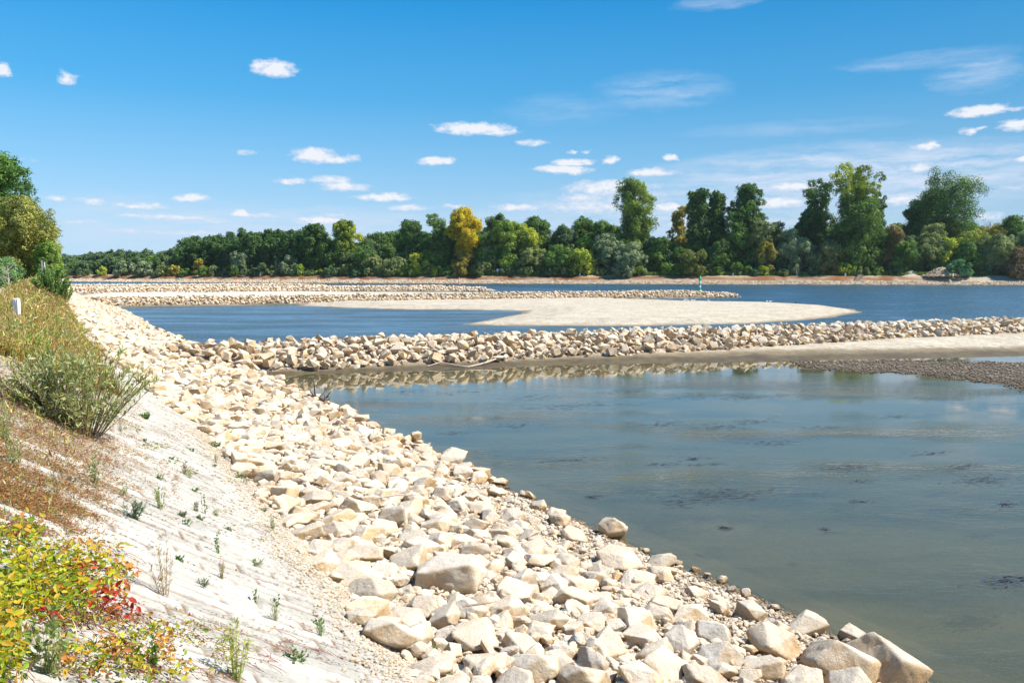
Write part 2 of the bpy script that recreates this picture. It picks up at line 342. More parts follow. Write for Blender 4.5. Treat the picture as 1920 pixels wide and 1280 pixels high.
SPIT = poly([(1490,679.5),(1560,677.5),(1680,676),(1760,680),(1920,681),(2300,678),(2300,760),(1980,738),(1900,720),(1830,712),(1750,702),(1650,697),(1560,690)])
BAR = poly([(560,573),(640,577),(760,580.5),(850,580),(930,582),(985,583),(975,588),(940,596),(868,608),(960,611),(1200,611),(1400,607),(1500,600),(1580,592),(1612,585),(1600,580),(1540,572),(1440,568),(1300,565.5),(1225,563),(1000,556),(620,560)])
FLAT = poly([(60,562),(170,551),(300,547),(900,548.5),(925,551),(860,557),(600,562),(250,572)])
GR = [  # axis start, end, half crest width, crest height, side slope
  ((-21, 42), (78, 80), 1.4, .98, .34), ((-70, 118), (45, 169), 1.8, 1.0, .30), ((-112, 190), (-9, 222), 3.2, 1.0, .30), ((-150, 232), (-62, 262), 3.5, .9, .3)]
FAR = np.array([(600, 215), (330, 275), (198, 308), (120, 322), (0, 345), (-110, 372), (-175, 392), (-260, 432), (-420, 520), (-900, 760)], float)
def far_sd(x, y):
    d = sdist(x, y, FAR, False); P = np.vstack([FAR, [(-900, 6000), (6000, 6000), (6000, -3000)]]); s = sdist(x, y, P) > 0
    return np.where(s, d, -d)
def seg_d(x, y, a, b):
    a = np.array(a, float); b = np.array(b, float); e = b - a; L_ = np.hypot(*e); t = ((x - a[0]) * e[0] + (y - a[1]) * e[1]) / L_
    s = (-(x - a[0]) * e[1] + (y - a[1]) * e[0]) / L_
    over = np.maximum(np.maximum(-t, t - L_), 0); return np.hypot(s, over), t, s, L_
def height(x, y, full=False):
    x = np.asarray(x, float); y = np.asarray(y, float); z = Hb(x, y)
    sb = sdist(x, y, BEACH); sp = sdist(x, y, SPIT); sr = sdist(x, y, BAR); sf = sdist(x, y, FLAT); fd = far_sd(x, y)
    nz = fbm(x * .25, y * .25, s=11, o=4) - .5; nf = fbm(x * 1.2, y * 1.2, s=21, o=3) - .5
    sb2 = sb + nz * .8 + nf * .25; sp2 = sp + nz * 3.2 + nf * 2.2; sr2 = sr + nz * 1.6; sf2 = sf + nz * 2
    z = np.maximum(z, np.where(sb2 > -3, np.minimum(.07 * sb2, .55), -9))
    z = np.maximum(z, np.where(sp2 > -3, np.minimum(.035 * sp2, .035 + .02 * nf), -9))
    z = np.maximum(z, np.where(sr2 > -6, np.minimum(np.where(sr2 > 0, .07, .06) * sr2, .42 + .2 * nz), -9))
    z = np.maximum(z, np.where(sf2 > -6, np.minimum(.05 * sf2, .25 + .1 * nz), -9))
    gd = []
    for a, b, wd, hc, sl in GR:
        d, t, s, L_ = seg_d(x, y, a, b); g = hc - np.maximum(d - wd, 0) * sl - .5 * sst(L_ - 14, L_, t) * hc; z = np.maximum(z, np.where(g > -.6, g, -9)); gd.append(d)
    zf = np.interp(fd, [-6, 0, 4.5, 10, 14, 400, 2000], [-1, 0, 1.35, 3.6, 3.75, 4.2, 5])
    z = np.maximum(z, np.where(fd > -6, zf, -9))
    if full: return z, sb2, sp2, sr2, sf2, fd, gd
    return z
def ground_hit(px, py):
    """point of the near bank seen at a photo pixel"""
    dx, dy, dz = px_dir(px, py); t = np.full(np.shape(dx), .5); done = np.zeros(np.shape(dx), bool)
    for i in range(420):
        z = CAM_Z + dz * t; h = np.maximum(Hb(dx * t, dy * t), 0); done |= z <= h + .004
        t = np.where(done, t, t + np.maximum((z - h) * .45, .002 * t)); t = np.minimum(t, 400)
    return dx * t, dy * t, np.maximum(Hb(dx * t, dy * t), 0)

# ------------------------------------------------------------------ ground sheet
def polar(nr, angs, r0, r1):
    rr = np.concatenate([[0.0], r0 * (r1 / r0) ** (np.arange(nr) / (nr - 1))]); A, Rr = np.meshgrid(angs, rr)
    X = Rr * np.sin(A); Y = Rr * np.cos(A); n, m = X.shape
    i = np.arange(n - 1)[:, None] * m; j = np.arange(m - 1)[None]
    Fq = np.stack([i + j, i + m + j, i + m + j + 1, i + j + 1], -1).reshape(-1, 4)[:, ::-1]
    return X.ravel(), Y.ravel(), Fq
ang = np.concatenate([np.linspace(-180, -50, 60)[:-1], np.linspace(-50, -36, 60)[:-1], np.linspace(-36, 36, 820)[:-1], np.linspace(36, 50, 50)[:-1], np.linspace(50, 180, 50)]) * math.pi / 180
X, Y, Fq = polar(760, ang, .8, 9000)
z, sb, sp, sr, sf, fd, gd = height(X, Y, True)
u, v = uv(X, Y); vc = v_crest(u); vt = vc + 4.5
n1 = fbm(X * .12, Y * .12, s=31); n2 = fbm(X * .6, Y * .6, s=41); n3 = fbm(X * 2.5, Y * 2.5, s=51)
C = np.zeros((len(X), 4)); C[:, 3] = 1
def paint(mask, col, al=1.0):
    mask = np.clip(mask, 0, 1)[:, None]; C[:, :3] = C[:, :3] * (1 - mask) + np.array(col) * mask; C[:, 3:] = C[:, 3:] * (1 - mask) + al * mask
GRAVEL = (.52, .455, .35); MUD = (.095, .068, .038); TAN = (.24, .185, .11)
paint(np.ones(len(X)), (.13, .12, .08), .6)                                     # river bed
bank = (v < 12)
paint(bank & (v > vt - .5), (.50, .44, .35)); paint(bank * sst(.15, -.05, z), (.20, .16, .12), .6)
paint(bank & (v <= vt - .5) & (v > vc), (.58, .55, .49))
g_near = (v < vc + .2)
paint(g_near * 1., (.20, .17, .075), .5); paint(g_near * sst(.45, .6, n2), (.30, .17, .07), .5); paint(g_near * sst(.5, .7, n1), (.12, .16, .05), .5)
pth = np.minimum(sst(-4.9, -4.3, v - vc), 1 - sst(-1.7, -1.1, v - vc)); paint(pth * (.75 + .5 * (n3 > .45)), (.56, .52, .45))
paint((v < vc - 5.2) * 1., (.22, .17, .06), .4); paint((v < vc - 5.2) * sst(.45, .6, n1), (.10, .13, .04), .4); paint((v < vc - 16) * 1., (.05, .06, .025), .3)
m = sst(-.3, .0, sb); paint(m, MUD, .25); paint(m * sst(1.7, 2.6, sb + (n2 - .5) * 1.4), TAN, .7); 
right = sst(5, 20, X + (n1 - .5) * 8); paint(m * sst(3.0, 4.4, sb + (n2 - .5) * 2.2) * (.35 + .65 * right), GRAVEL)
paint((sb > -.2) * (sb < 3.5) * sst(.42, .62, n3 * .6 + n2 * .4) * .6, (.15, .12, .06), .6)
m = sst(-.5, .0, sp) * (sb < 0); paint(m, (.115, .083, .052), .9)
m = sst(-.8, -.1, sr) * (sr > -5); paint(m, (.26, .20, .13), .8); paint(m * sst(.4, 1.3, sr + (n2 - .5) * .6), GRAVEL)
for o_, w_ in ((1.5, .22), (2.7, .3), (4.2, .35), (6.5, .6)): paint(np.exp(-((sr + (n1 - .5) * 3 + (n2 - .5) - o_) / w_) ** 2) * (sr > .3) * .45 * n2 * 1.6, (.33, .26, .175)); paint(np.exp(-((sb + (n1 - .5) * 3 + (n2 - .5) - o_ - 2.5) / w_) ** 2) * (sb > 2.5) * .4 * n2 * 1.6, (.33, .26, .175))
paint((sr > 1) * sst(.56, .72, n3) * .35, (.36, .30, .22))
paint(sst(.5, 3, sr) * sst(.5, .62, fbm(X * .05, Y * .16, s=77)) * .5, (.50, .42, .31))
m = sst(-.8, .1, sf); paint(m * (sr < 0), (.40, .33, .22)); paint(m * (sr < 0) * sst(1.0, 5, sf), (.62, .56, .46))
for gi, (a, b, wd, hc, sl) in enumerate(GR):
    d, t, s, L_ = seg_d(X, Y, a, b); paint(sst(wd + 2.6, wd + 1.8, d) * (z > .02), (.40, .33, .25))
al_g = sst(2.2, .4, np.abs(Y - 163 - .02 * X)) * ((X > -105) & (X < -68)); paint(al_g * .8, (.13, .13, .04), .4)
fm = fd > -.5
paint(fm * sst(-.5, 0, fd), (.42, .35, .27)); paint(fm * sst(4.0, 4.9, fd + (n2 - .5) * 1.5), (.20, .082, .032), .5)
paint((fd > 4.6) * sst(.48, .62, n1 * .6 + n2 * .4) * (fd < 10), (.27, .145, .06), .5)
paint(sst(9.8, 10.6, fd), (.46, .36, .22), .6); paint(sst(11.5, 13.5, fd + (n2 - .5) * 2), (.13, .17, .045), .3); paint(sst(17, 24, fd), (.035, .05, .02), .2)
ramp_r = (X > 158) & (fd > 3) & (fd < 12); paint(ramp_r * sst(158, 170, X), (.42, .35, .25))
pave_in = (v > vc - .1) & (v < vt + .1) & (u > -6) & (u < 26)
z = np.where(pave_in, z - .10, z)
me = mesh_np('ground', np.stack([X, Y, z], 1), Fq, C, True)
tag(link('ground', me, M_GROUND), kind='structure')
# ------------------------------------------------------------------ water
angw = np.concatenate([np.linspace(-180, -40, 40)[:-1], np.linspace(-40, 40, 240)[:-1], np.linspace(40, 180, 40)]) * math.pi / 180
X, Y, Fq = polar(260, angw, 2., 8900)
d1, t1, s1, L1 = seg_d(X, Y, *GR[0][:2]); d2, t2, s2, L2 = seg_d(X, Y, *GR[1][:2])
calm = np.where(s1 < 0, 1.0, np.where(s2 < 0, .35 * (1 - sst(-5, 60, X)), .15 * (t2 < L2))); calm = np.where((s1 < 0), 1 - sst(60, 90, X - Y * 0), calm)
ok = far_sd(X, Y) < 3
me = mesh_np('river_water', np.stack([X, Y, 0 * X], 1), Fq, np.stack([calm, 1 - sst(4, 13, -sdist(X, Y, BEACH)), calm], 1), True)
tag(link('river_water', me, M_WATER), kind='structure')

# ------------------------------------------------------------------ paved slope, laid stone by stone in rows running down the bank
uu = np.concatenate([np.arange(-5, 14, .022), np.arange(14, 26, .04)]); ss = np.arange(-.15, 4.75, .035)
U, S = np.meshgrid(uu, ss); W = fbm(U * .7, S * .5, s=5) - .5; Uw = U + W * .35 + .03 * np.sin(S * 3)
row = np.floor(Uw / .23); fu = Uw / .23 - row; off = _h(row.astype(np.int64), row.astype(np.int64) * 0, row.astype(np.int64) * 0, 9)
ln = .8; q = S / ln + off * 3 + .12 * vnoise(U * 3, S * 3, s=8); cl = np.floor(q); fs = q - cl
rb = _h(row.astype(np.int64), cl.astype(np.int64), 0 * row.astype(np.int64), 12)
edge = np.minimum(np.minimum(fu, 1 - fu) * .23, np.minimum(fs, 1 - fs) * ln)
wear = sst(3.1, 4.3, S + (fbm(U * .4, S * .4, s=61) - .5) * 1.6)                 # lower part silted smooth
groove = (1 - sst(.004, .030, edge + (fbm(U * 9, S * 9, s=15) - .5) * .02)) * (1 - .85 * wear)
hh = (rb - .5) * .022 * (1 - .8 * wear) - groove * .03 + (fbm(U * 5, S * 3, s=17) - .5) * .012 + (fbm(U * 22, S * 14, s=19, o=3) - .5) * .022
vv = v_crest(U) + S; x, y = xy(U, vv); zz = Hb(x, y) + .02 + hh
base = np.array([.45, .425, .375]); shade = (.85 + .3 * rb * (1 - wear))[..., None]
cc_ = base * shade * (1 + .16 * wear[..., None]) * np.array([1, 1, 1]); brown = np.array([.20, .13, .08])
gm = (groove * .95 * sst(.30, .5, fbm(U * 1.5, S * 1.5, s=23)))[..., None]; cc_ = cc_ * (1 - gm) + brown * gm
grit = (sst(3.4, 4.4, S) * .5)[..., None]; cc_ = cc_ * (1 - grit) + np.array([.42, .385, .32]) * grit
n, m_ = U.shape; i = np.arange(n - 1)[:, None] * m_; j = np.arange(m_ - 1)[None]
Fq = np.stack([i + j, i + j + 1, i + m_ + j + 1, i + m_ + j], -1).reshape(-1, 4)
tag(link('paved_slope', mesh_np('paved_slope', np.stack([x.ravel(), y.ravel(), zz.ravel()], 1), Fq[:, ::-1], cc_.reshape(-1, 3), True), M_PAVE), kind='structure')

# ------------------------------------------------------------------ stones
def ico(sub):
    bm = bmesh.new(); bmesh.ops.create_icosphere(bm, subdivisions=sub, radius=1); bm.verts.ensure_lookup_table()
    V = np.array([v.co[:] for v in bm.verts]); Fc = np.array([[v.index for v in f.verts] for f in bm.faces]); bm.free(); return V, Fc
ICO = {s: ico(s) for s in (1, 3, 4, 5)}
def hull(seed):
    rg = np.random.default_rng(seed)
    if seed % 4 == 0:
        P = np.array([[a, b, c] for a in (-1, 1) for b in (-1, 1) for c in (-1, 1)], float) * rg.uniform(.30, .85, (8, 3))
        P = np.vstack([P, unit(rg.normal(size=(5, 3))) * rg.uniform(.8, 1.05, (5, 1))])
    else:
        P = [unit(rg.normal(size=3))]
        for i in range(int(rg.integers(9, 14))):
            cnd = unit(rg.normal(size=(8, 3))); dm = np.min(np.linalg.norm(cnd[:, None] - np.array(P)[None], axis=2), axis=1); P.append(cnd[np.argmax(dm)])
        P = np.array(P) * rg.uniform(.78, 1.08, (len(P), 1))
    P = P * np.array([1, rg.uniform(.62, .92), rg.uniform(.38, .66)])
    bm = bmesh.new(); vs = [bm.verts.new(p) for p in P]; r = bmesh.ops.convex_hull(bm, input=vs)
    bmesh.ops.delete(bm, geom=[v for v in bm.verts if not v.link_faces], context='VERTS'); bm.normal_update(); bm.verts.index_update()
    V = np.array([v.co[:] for v in bm.verts]); Fc = np.array([[v.index for v in f.verts] for f in bm.faces]); 
    nn = np.array([f.normal[:] for f in bm.faces]); cc = np.array([f.verts[0].co[:] for f in bm.faces]); bm.free()
    return V, Fc, nn, np.abs((nn * cc).sum(1))
HULLS = [hull(100 + i) for i in range(40)]
def rocky(i, sub, p=60, amp=.10):
    V, Fc, nn, dd = HULLS[i % 40]; D, Fi = ICO[sub]
    q = np.maximum(D @ nn.T, 0) / np.maximum(dd, .15); r = 1 / (q ** p).sum(1) ** (1 / p); P = D * r[:, None]
    k = (fbm(P[:, 0] * 1.6 + i, P[:, 1] * 1.6, P[:, 2] * 1.6, s=i, o=3) - .5) * amp * 1.3 + (fbm(P[:, 0] * 6 + i, P[:, 1] * 6, P[:, 2] * 6, s=i + 5, o=5) - .5) * amp * .8
    rdg = 1 - np.abs(2 * fbm(P[:, 0] * 2.3 + 7 * i, P[:, 1] * 2.3, P[:, 2] * 2.3, s=i + 40, o=4) - 1) * 2.2          # chipped scars and ledges
    lay = np.abs(((P[:, 2] * 4.5 + P[:, 0] * .8 + 1.5 * vnoise(P[:, 0] * 2, P[:, 1] * 2, P[:, 2] * 2, s=i)) % 1) - .5) * 2
    k = k + (np.clip(rdg, -.6, 1) - .5) * amp * .42 - sst(.86, 1., lay) * amp * .22
    return P * (1 + k[:, None]), Fi
def poisson(cands, rad, spacing=.8):
    """greedy dart throwing; cands (n,2), rad (n,)"""
    cell = 1.0; grid = {}; keep = []
    for idx in range(len(cands)):
        x, y = cands[idx]; r = rad[idx]; gx, gy = int(x // cell), int(y // cell); ok_ = True
        for a in (-1, 0, 1):
            for b in (-1, 0, 1):
                for k in grid.get((gx + a, gy + b), ()):
                    if (cands[k][0] - x) ** 2 + (cands[k][1] - y) ** 2 < ((rad[k] + r) * spacing) ** 2: ok_ = False; break
                if not ok_: break
            if not ok_: break
        if ok_: keep.append(idx); grid.setdefault((gx, gy), []).append(idx)
    return np.array(keep)
def tints(n, rg, brown=0.):
    b = np.array([.64, .525, .375]); k = rg.uniform(.80, 1.14, (n, 1)); c = b * k
    t = rg.random(n); c[t < .16] = np.array([.58, .50, .40]) * k[t < .16]; c[(t > .78) & (t < .84)] *= np.array([.80, .74, .66]); c[t > .94] = np.array([.50, .40, .27]) * k[t > .94]
    bb = np.clip(np.broadcast_to(brown, (n,)), 0, 1)[:, None]; return c * (1 - bb) + c * np.array([.86, .78, .66]) * bb
def rot_frames(n, rg, tilt=.5):
    Z = unit(np.stack([rg.normal(0, tilt, n), rg.normal(0, tilt, n), np.ones(n)], 1)); a = rg.uniform(0, 6.283, n)
    T = np.stack([np.cos(a), np.sin(a), 0 * a], 1); Xf = unit(T - (T * Z).sum(1, keepdims=True) * Z); return Xf, np.cross(Z, Xf), Z
def stone_field(pos, r, rg, mb, lod, brown=0., tilt=.5, tt=None, fr=None, shp=None):
    n = len(pos); Xf, Yf, Zf = rot_frames(n, rg, tilt) if fr is None else fr; tt = tints(n, rg, brown) if tt is None else tt
    which = rg.integers(0, 40, n) if shp is None else shp
    for i in range(40):
        mk = which == i
        if not mk.any(): continue
        if lod == 0: tv, tf = HULLS[i][:2]
        else: tv, tf = rocky(i, lod, 60)
        V, Fq_, Cc = stamp(tv, tf, pos[mk], Xf[mk], Yf[mk], Zf[mk], r[mk], tt[mk]); mb.add(V, Fq_, Cc)
# near bank
rg = np.random.default_rng(3)
def bank_layer(u0, u1, n, rlo, rhi, spacing, lift, seedless=None):
    U = rg.uniform(u0, u1, n); vc = v_crest(U); top = vc + np.interp(U, [22, 34, 60], [4.35, 2.6, 1.9]) + (fbm(U * .9, U * 0, s=71) - .5) * 1.3; bot = 9.8 + 1.0 * sst(70, 130, U) + .25 + (fbm(U * 1.1, U * 0, s=72) - .5) * .9
    V = top + (bot - top) * rg.random(n) ; r = rlo + (rhi - rlo) * rg.random(n) ** 2.4
    strip = (V > 8.2 + (fbm(U * .8, V, s=73) - .5) * 1.2) & (U < 17) & (U > 2.5)              # pebble strip by the water keeps only a few
    keep = ~(strip & (rg.random(n) < .965)); U, V, r = U[keep], V[keep], r[keep]
    o = np.argsort(-r + rg.uniform(0, .12, len(r))); U, V, r = U[o], V[o], r[o]; x, y = xy(U, V)
    k = poisson(np.stack([x, y], 1), r, spacing); x, y, r, V, U = x[k], y[k], r[k], V[k], U[k]
    z = np.maximum(Hb(x, y), -.05) + r * lift + rg.uniform(-.02, .09, len(r))
    br = sst(6.3, 9.6, V + rg.normal(0, .8, len(V))) * .95
    return np.stack([x, y, z], 1), r, br
A = [bank_layer(-4, 26, 18000, .09, .20, .66, .10), bank_layer(-4, 26, 17000, .13, .37, .64, .14)]
P0 = np.vstack([a[0] for a in A]); r0 = np.concatenate([a[1] for a in A]); b0 = np.concatenate([a[2] for a in A])
# boulders the photo shows at the water's edge: pixel, radius, tilt seed, label
BOULD = [((1660,1250),.62,"large brown pointed boulder at the lower water's edge, nearest the camera beside the pond",21),
 ((1575,1250),.55,"tall pale wedge-shaped boulder just left of the large brown boulder at the water's edge",7),
 ((1455,1205),.42,"triangular boulder with a dark brown shaded face on the pebbly waterside strip",12),
 ((1408,1140),.30,"squat tan stone standing alone where the pebble strip meets the water, above the triangular boulder",5),
 ((1312,1085),.15,"small tan stone lying by itself at the pond's edge below the upper blocky boulder",9),
 ((1142,985),.42,"blocky pale boulder standing proud at the top of the pebble strip by the pond",14),
 ((850,850),.48,"smooth rounded pale boulder at the water's edge on the far bend of the riprap",30),
 ((1160,1045),.45,"flat wide slab of stone lying in pebbles below the blocky waterside boulder",18),
 ((840,1080),.62,"long flat-topped pale slab lying across the middle of the foreground riprap",2),
 ((700,1105),.42,"rounded block with a brown shaded front beside the gravel at the riprap's left edge",26)]
bx, by, bz = ground_hit(np.array([b[0][0] for b in BOULD], float), np.array([b[0][1] for b in BOULD], float) + 18)
br_ = np.array([b[1] for b in BOULD])
d = np.hypot(P0[:, 0:1] - bx, P0[:, 1:2] - by); clear = (d > (r0[:, None] * .75 + br_ * .8)).all(1)
P0, r0, b0 = P0[clear], r0[clear], b0[clear]
dist = np.linalg.norm(P0 - np.array([0, 0, CAM_Z]), axis=1)
a_ = R(PITCH); yc = P0[:, 1] * math.cos(a_) - (P0[:, 2] - CAM_Z) * math.sin(a_); zc = P0[:, 1] * math.sin(a_) + (P0[:, 2] - CAM_Z) * math.cos(a_)
sxp = 960 + F * P0[:, 0] / np.maximum(yc, .1); syp = 640 - F * zc / np.maximum(yc, .1)
inf = (yc > .5) & (sxp > -20) & (sxp < 1940) & (syp < 1300)
upper = np.concatenate([np.zeros(len(A[0][1]), bool), np.ones(len(A[1][1]), bool)])[clear]
score = np.where(inf, r0 / dist * np.where(upper, 1, .45), 0); order = np.argsort(-score)[:286]; ind = np.zeros(len(P0), bool); ind[order] = True
LIB = []
for i in range(30):
    V, Fi = rocky(i, 5, 90); me = mesh_np('stone', V, Fi, np.repeat(tints(1, rg), len(V), 0), True); me.materials.append(M_STONE); LIB.append(me)
LIBW = []
for i in range(14):
    V, Fi = rocky(i + 15, 5, 90); me = mesh_np('stone', V, Fi, np.repeat(tints(1, rg, .9), len(V), 0), True); me.materials.append(M_STONE); LIBW.append(me)
zone_lab = [(420, "pale angular riprap stone in the upper foreground heap near the silted paving"),]
def stone_obj(p, r, me, label, Rm=None, group='riprap stones on the near bank'):
    o = link('riprap_stone', me); o.location = p
    o.rotation_euler = (rg.normal(.05, .26), rg.normal(.05, .26), rg.uniform(0, 6.28)) if Rm is None else Rm
    o.scale = (r * rg.uniform(.9, 1.12), r * rg.uniform(.9, 1.12), r * rg.uniform(.85, 1.1)); return tag(o, label, 'stone', group)
for k in np.nonzero(ind)[0]:
    wet = b0[k] > .6; u_, v_ = uv(P0[k, 0], P0[k, 1]); fr_ = v_ - v_crest(u_)
    along = 'at the front, nearest the camera' if u_ < 7.5 else ('on the nearer part of the bank' if u_ < 12 else ('on the middle stretch of the bank' if u_ < 18 else 'farther along the bank'))
    look = ('large ' if r0[k] > .33 else '') + ('brownish' if wet else ('bleached' if fr_ < 5.4 else 'cream'))
    lb = look + ' riprap stone ' + ('low by the pond edge, ' if wet else ('beside the paved slope, ' if fr_ < 5.4 else 'in the heap, ')) + along
    stone_obj(P0[k], r0[k] * 1.06, (LIBW[k % 14] if wet else LIB[k % 30]), lb)
for (pp, r, lb, vi), x, y, z in zip(BOULD, bx, by, bz):
    q_o = stone_obj((x, y, z + r * .30), r * 1.1, LIBW[vi % 14] if vi in (21, 12, 5, 9, 7, 14, 18) else LIB[vi % 30], lb, (R(vi * 7 % 24 - 12), R(vi * 11 % 30 - 15), vi * 1.3))
    if vi in (21, 7, 12): q_o.scale = (r * 1.0, r * 1.15, r * 1.75)
mb = MB(); rest = ~ind & (inf | (dist < 9)); lodm = np.where(upper, np.where(dist < 13, 4, np.where(dist < 26, 3, 0)), np.where(dist < 16, 3, 0))
for ld in (0, 3, 4):
    q_ = rest & (lodm == ld); stone_field(P0[q_], r0[q_], rg, mb, ld, b0[q_], .38)
B_ = [bank_layer(26, 62, 16000, .13, .26, .72, .12), bank_layer(26, 62, 9000, .19, .40, .80, .38)]
for pq, rr_, bb_ in B_: stone_field(pq, rr_, rg, mb, 0, bb_ * .8, .4)
for pq, rr_, bb_ in [bank_layer(62, 150, 22000, .18, .40, .8, .2)]: stone_field(pq, rr_, rg, mb, 0, bb_ * .6, .6)
tag(mb.build('riprap_stones', M_STONE), 'pale riprap heaped along the whole near bank beyond and between the larger stones', 'riprap', kind='stuff')
# groynes: heaps of stone
def groyne(gi, n, rlo, rhi, lab, lod=0, spacing=.74, zclip=None):
    a, b, wd, hc, sl = GR[gi]; a = np.array(a, float); b = np.array(b, float); e = b - a; L_ = np.hypot(*e); e /= L_; nrm = np.array([-e[1], e[0]])
    mbx = MB()
    for layer in (0, 1):
        t = rg.uniform(0, L_ + .8, n); s = rg.uniform(-wd - 2.6, wd + 2.2, n); r = (rlo + (rhi - rlo) * rg.random(n) ** 2.2) * (1 if layer else .8)
        if gi == 0:
            lim = np.interp(t, [0, 35, 55, 75, 110], [-3.8, -3.8, -3.2, -2.5, -2.3]) + (fbm(t * .6, t * 0, s=91) - .5) * .8; k = s > lim; t, s, r = t[k], s[k], r[k]
        x = a[0] + e[0] * t + nrm[0] * s; y = a[1] + e[1] * t + nrm[1] * s
        u_, v_ = uv(x, y); g_ = height(x, y); k = (v_ > v_crest(u_) + 5.) & (g_ > -.1); x, y, r, g_ = x[k], y[k], r[k], g_[k]
        o = np.argsort(-r + rg.uniform(0, .1, len(r))); x, y, r, g_ = x[o], y[o], r[o], g_[o]
        k = poisson(np.stack([x, y], 1), r, spacing); x, y, r, g_ = x[k], y[k], r[k], g_[k]
        if layer: z = g_ + r * .45 + rg.uniform(0, .15, len(r))
        else: z = g_ + r * .05
        stone_field(np.stack([x, y, z], 1), r, rg, mbx, lod if layer else 0, rg.uniform(0, .5, len(r)), .7)
    return tag(mbx.build('stone_groyne', M_STONE), lab, 'groyne', 'stone groynes reaching out from the near bank', 'stuff')
groyne(0, 22000, .15, .46, 'nearest groyne of heaped tan stones running across between the two pools', 0)
groyne(1, 15000, .20, .46, 'second groyne of heaped stones behind the blue pool and the gravel bar')
groyne(2, 9000, .30, .55, 'third groyne of stones ending in a thin tip beyond the second')
groyne(3, 7000, .32, .6, 'farthest low groyne of stones merging into the left bank')
# far bank stones
n = 26000; t = rg.uniform(0, 1, n); seglen = np.hypot(*np.diff(FAR, axis=0).T); cum_ = np.concatenate([[0], np.cumsum(seglen)]); lo, hi = cum_[1] , cum_[8]
T = lo + (hi - lo) * t; xx = np.interp(T, cum_, FAR[:, 0]); yy = np.interp(T, cum_, FAR[:, 1]); off = rg.uniform(-.4, 4.3, n); yy = yy + off
r = rg.uniform(.22, .55, n); zf = height(xx, yy); mb = MB(); stone_field(np.stack([xx, yy, zf + r * .2], 1), r, rg, mb, 0, rg.uniform(.1, .9, n), .8)
tag(mb.build('shore_stones', M_STONE), 'thin band of pale stones lining the far shore at the waterline', 'riprap', kind='stuff')
# pebbles
OCT = unit(np.array([[1, 0, 0], [-1, 0, 0], [0, 1, 0], [0, -1, 0], [0, 0, .8], [0, 0, -.8], [.7, .7, .3], [-.7, .6, -.2]])); 
PEB = ICO[1]
def pebbles(name, label, x, y, z, r, cols):
    n = len(x); Xf, Yf, Zf = rot_frames(n, rg, .35); tv = PEB[0] * np.array([1, .75, .5]); V, Fq_, Cc = stamp(tv, PEB[1], np.stack([x, y, z + r * .25], 1), Xf, Yf, Zf, r, cols)
    return tag(link(name, mesh_np(name, V, Fq_, Cc, False), M_STONE), label, 'pebbles', kind='stuff')
n = 26000; U = rg.uniform(2.0, 22, n); V = rg.uniform(7.6, 10.3, n); x, y = xy(U, V); k = (Hb(x, y) > -.12) & (rg.random(n) < sst(7.6, 8.6, V)); x, y = x[k], y[k]; n = len(x)
r = .012 + .035 * rg.random(n) ** 2.5; c = tints(n, rg, .25) * rg.uniform(.75, 1.15, (n, 1)); pebbles('waterside_pebbles', 'strip of small pale pebbles between the boulders and the pond', x, y, Hb(x, y), r, c)
n = 30000; U = np.concatenate([rg.uniform(1.5, 12, n // 2), rg.uniform(1.5, 22, n - n // 2)]); vcc = v_crest(U); V = vcc + rg.normal(4.35, .38, n); x, y = xy(U, V); sdn = V - vcc
r = .008 + .028 * rg.random(n) ** 3; c = tints(n, rg) * rg.uniform(.8, 1.15, (n, 1)); zz_ = Hb(x, y) + np.where(sdn < 4.7, .02, 0); pebbles('toe_gravel', 'loose pale gravel between the paved slope and the riprap', x, y, zz_, r, c)
n = 42000; U = rg.uniform(0, 24, n); V = rg.uniform(4.6, 9.6, n) + v_crest(U) * 0; x, y = xy(U, V); r = .012 + .055 * rg.random(n) ** 2; c = tints(n, rg) * rg.uniform(.8, 1.1, (n, 1)); pebbles('rubble_chips', 'stone chips filling the gaps of the foreground riprap', x, y, Hb(x, y) + .03, r, c)
# ------------------------------------------------------------------ trees
LEAFQ = (np.array([[-.5, 0, 0], [0, -.28, .05], [.5, 0, 0], [0, .28, .05]]), np.array([[0, 1, 2, 3]]))
def leaf_cloud(rg, lobes, n, size, col, col2, up=.25, flat=1.0, edge=.75, hole=0):
    """leaf clumps on the shells of lobes (c, r); col at random towards col2"""
    c = np.array([l[0] for l in lobes], float); r = np.array([l[1] for l in lobes], float); wgt = r ** 2; k = rg.choice(len(lobes), n, p=wgt / wgt.sum())
    D = unit(rg.normal(size=(n, 3)) + np.array([0, 0, up])); sc_ = np.array([1, 1, flat])
    # every lobe is broken up into smaller puffs
    puff = rg.integers(0, 24, n); h = np.stack([_h(k, puff, puff * 0, q) for q in (1, 2, 3)], 1) * 2 - 1; h = unit(h + np.array([0, 0, .25]))
    rad = r[k][:, None]; mixd = unit(h + D * .55) 
    P = c[k] + (h * rad * (.62 + .4 * _h(k, puff, k * 0, 9)[:, None]) + D * rad * .30 * np.where(rg.random((n, 1)) < .08, rg.uniform(1.1, 1.7, (n, 1)), rg.uniform(edge, 1.1, (n, 1)))) * sc_
    Nn = unit(mixd * .6 + D * .5 + rg.normal(0, .42, (n, 3))); Xf, Yf, Zf = frames(Nn, rg)
    lobec = _h(k, k * 0, k * 0, 31)[:, None]; puffc = _h(k, puff, k * 0, 33)[:, None]
    t = np.clip(.5 + (lobec - .5) * .9 + (puffc - .5) * .9 + rg.normal(0, .18, (n, 1)), 0, 1)
    cols = (np.array(col) * (1 - t) + np.array(col2) * t) * rg.uniform(.75, 1.2, (n, 1))
    return stamp(LEAFQ[0], LEAFQ[1], P, Xf, Yf, Zf, size * rg.uniform(.7, 1.5, n), cols)
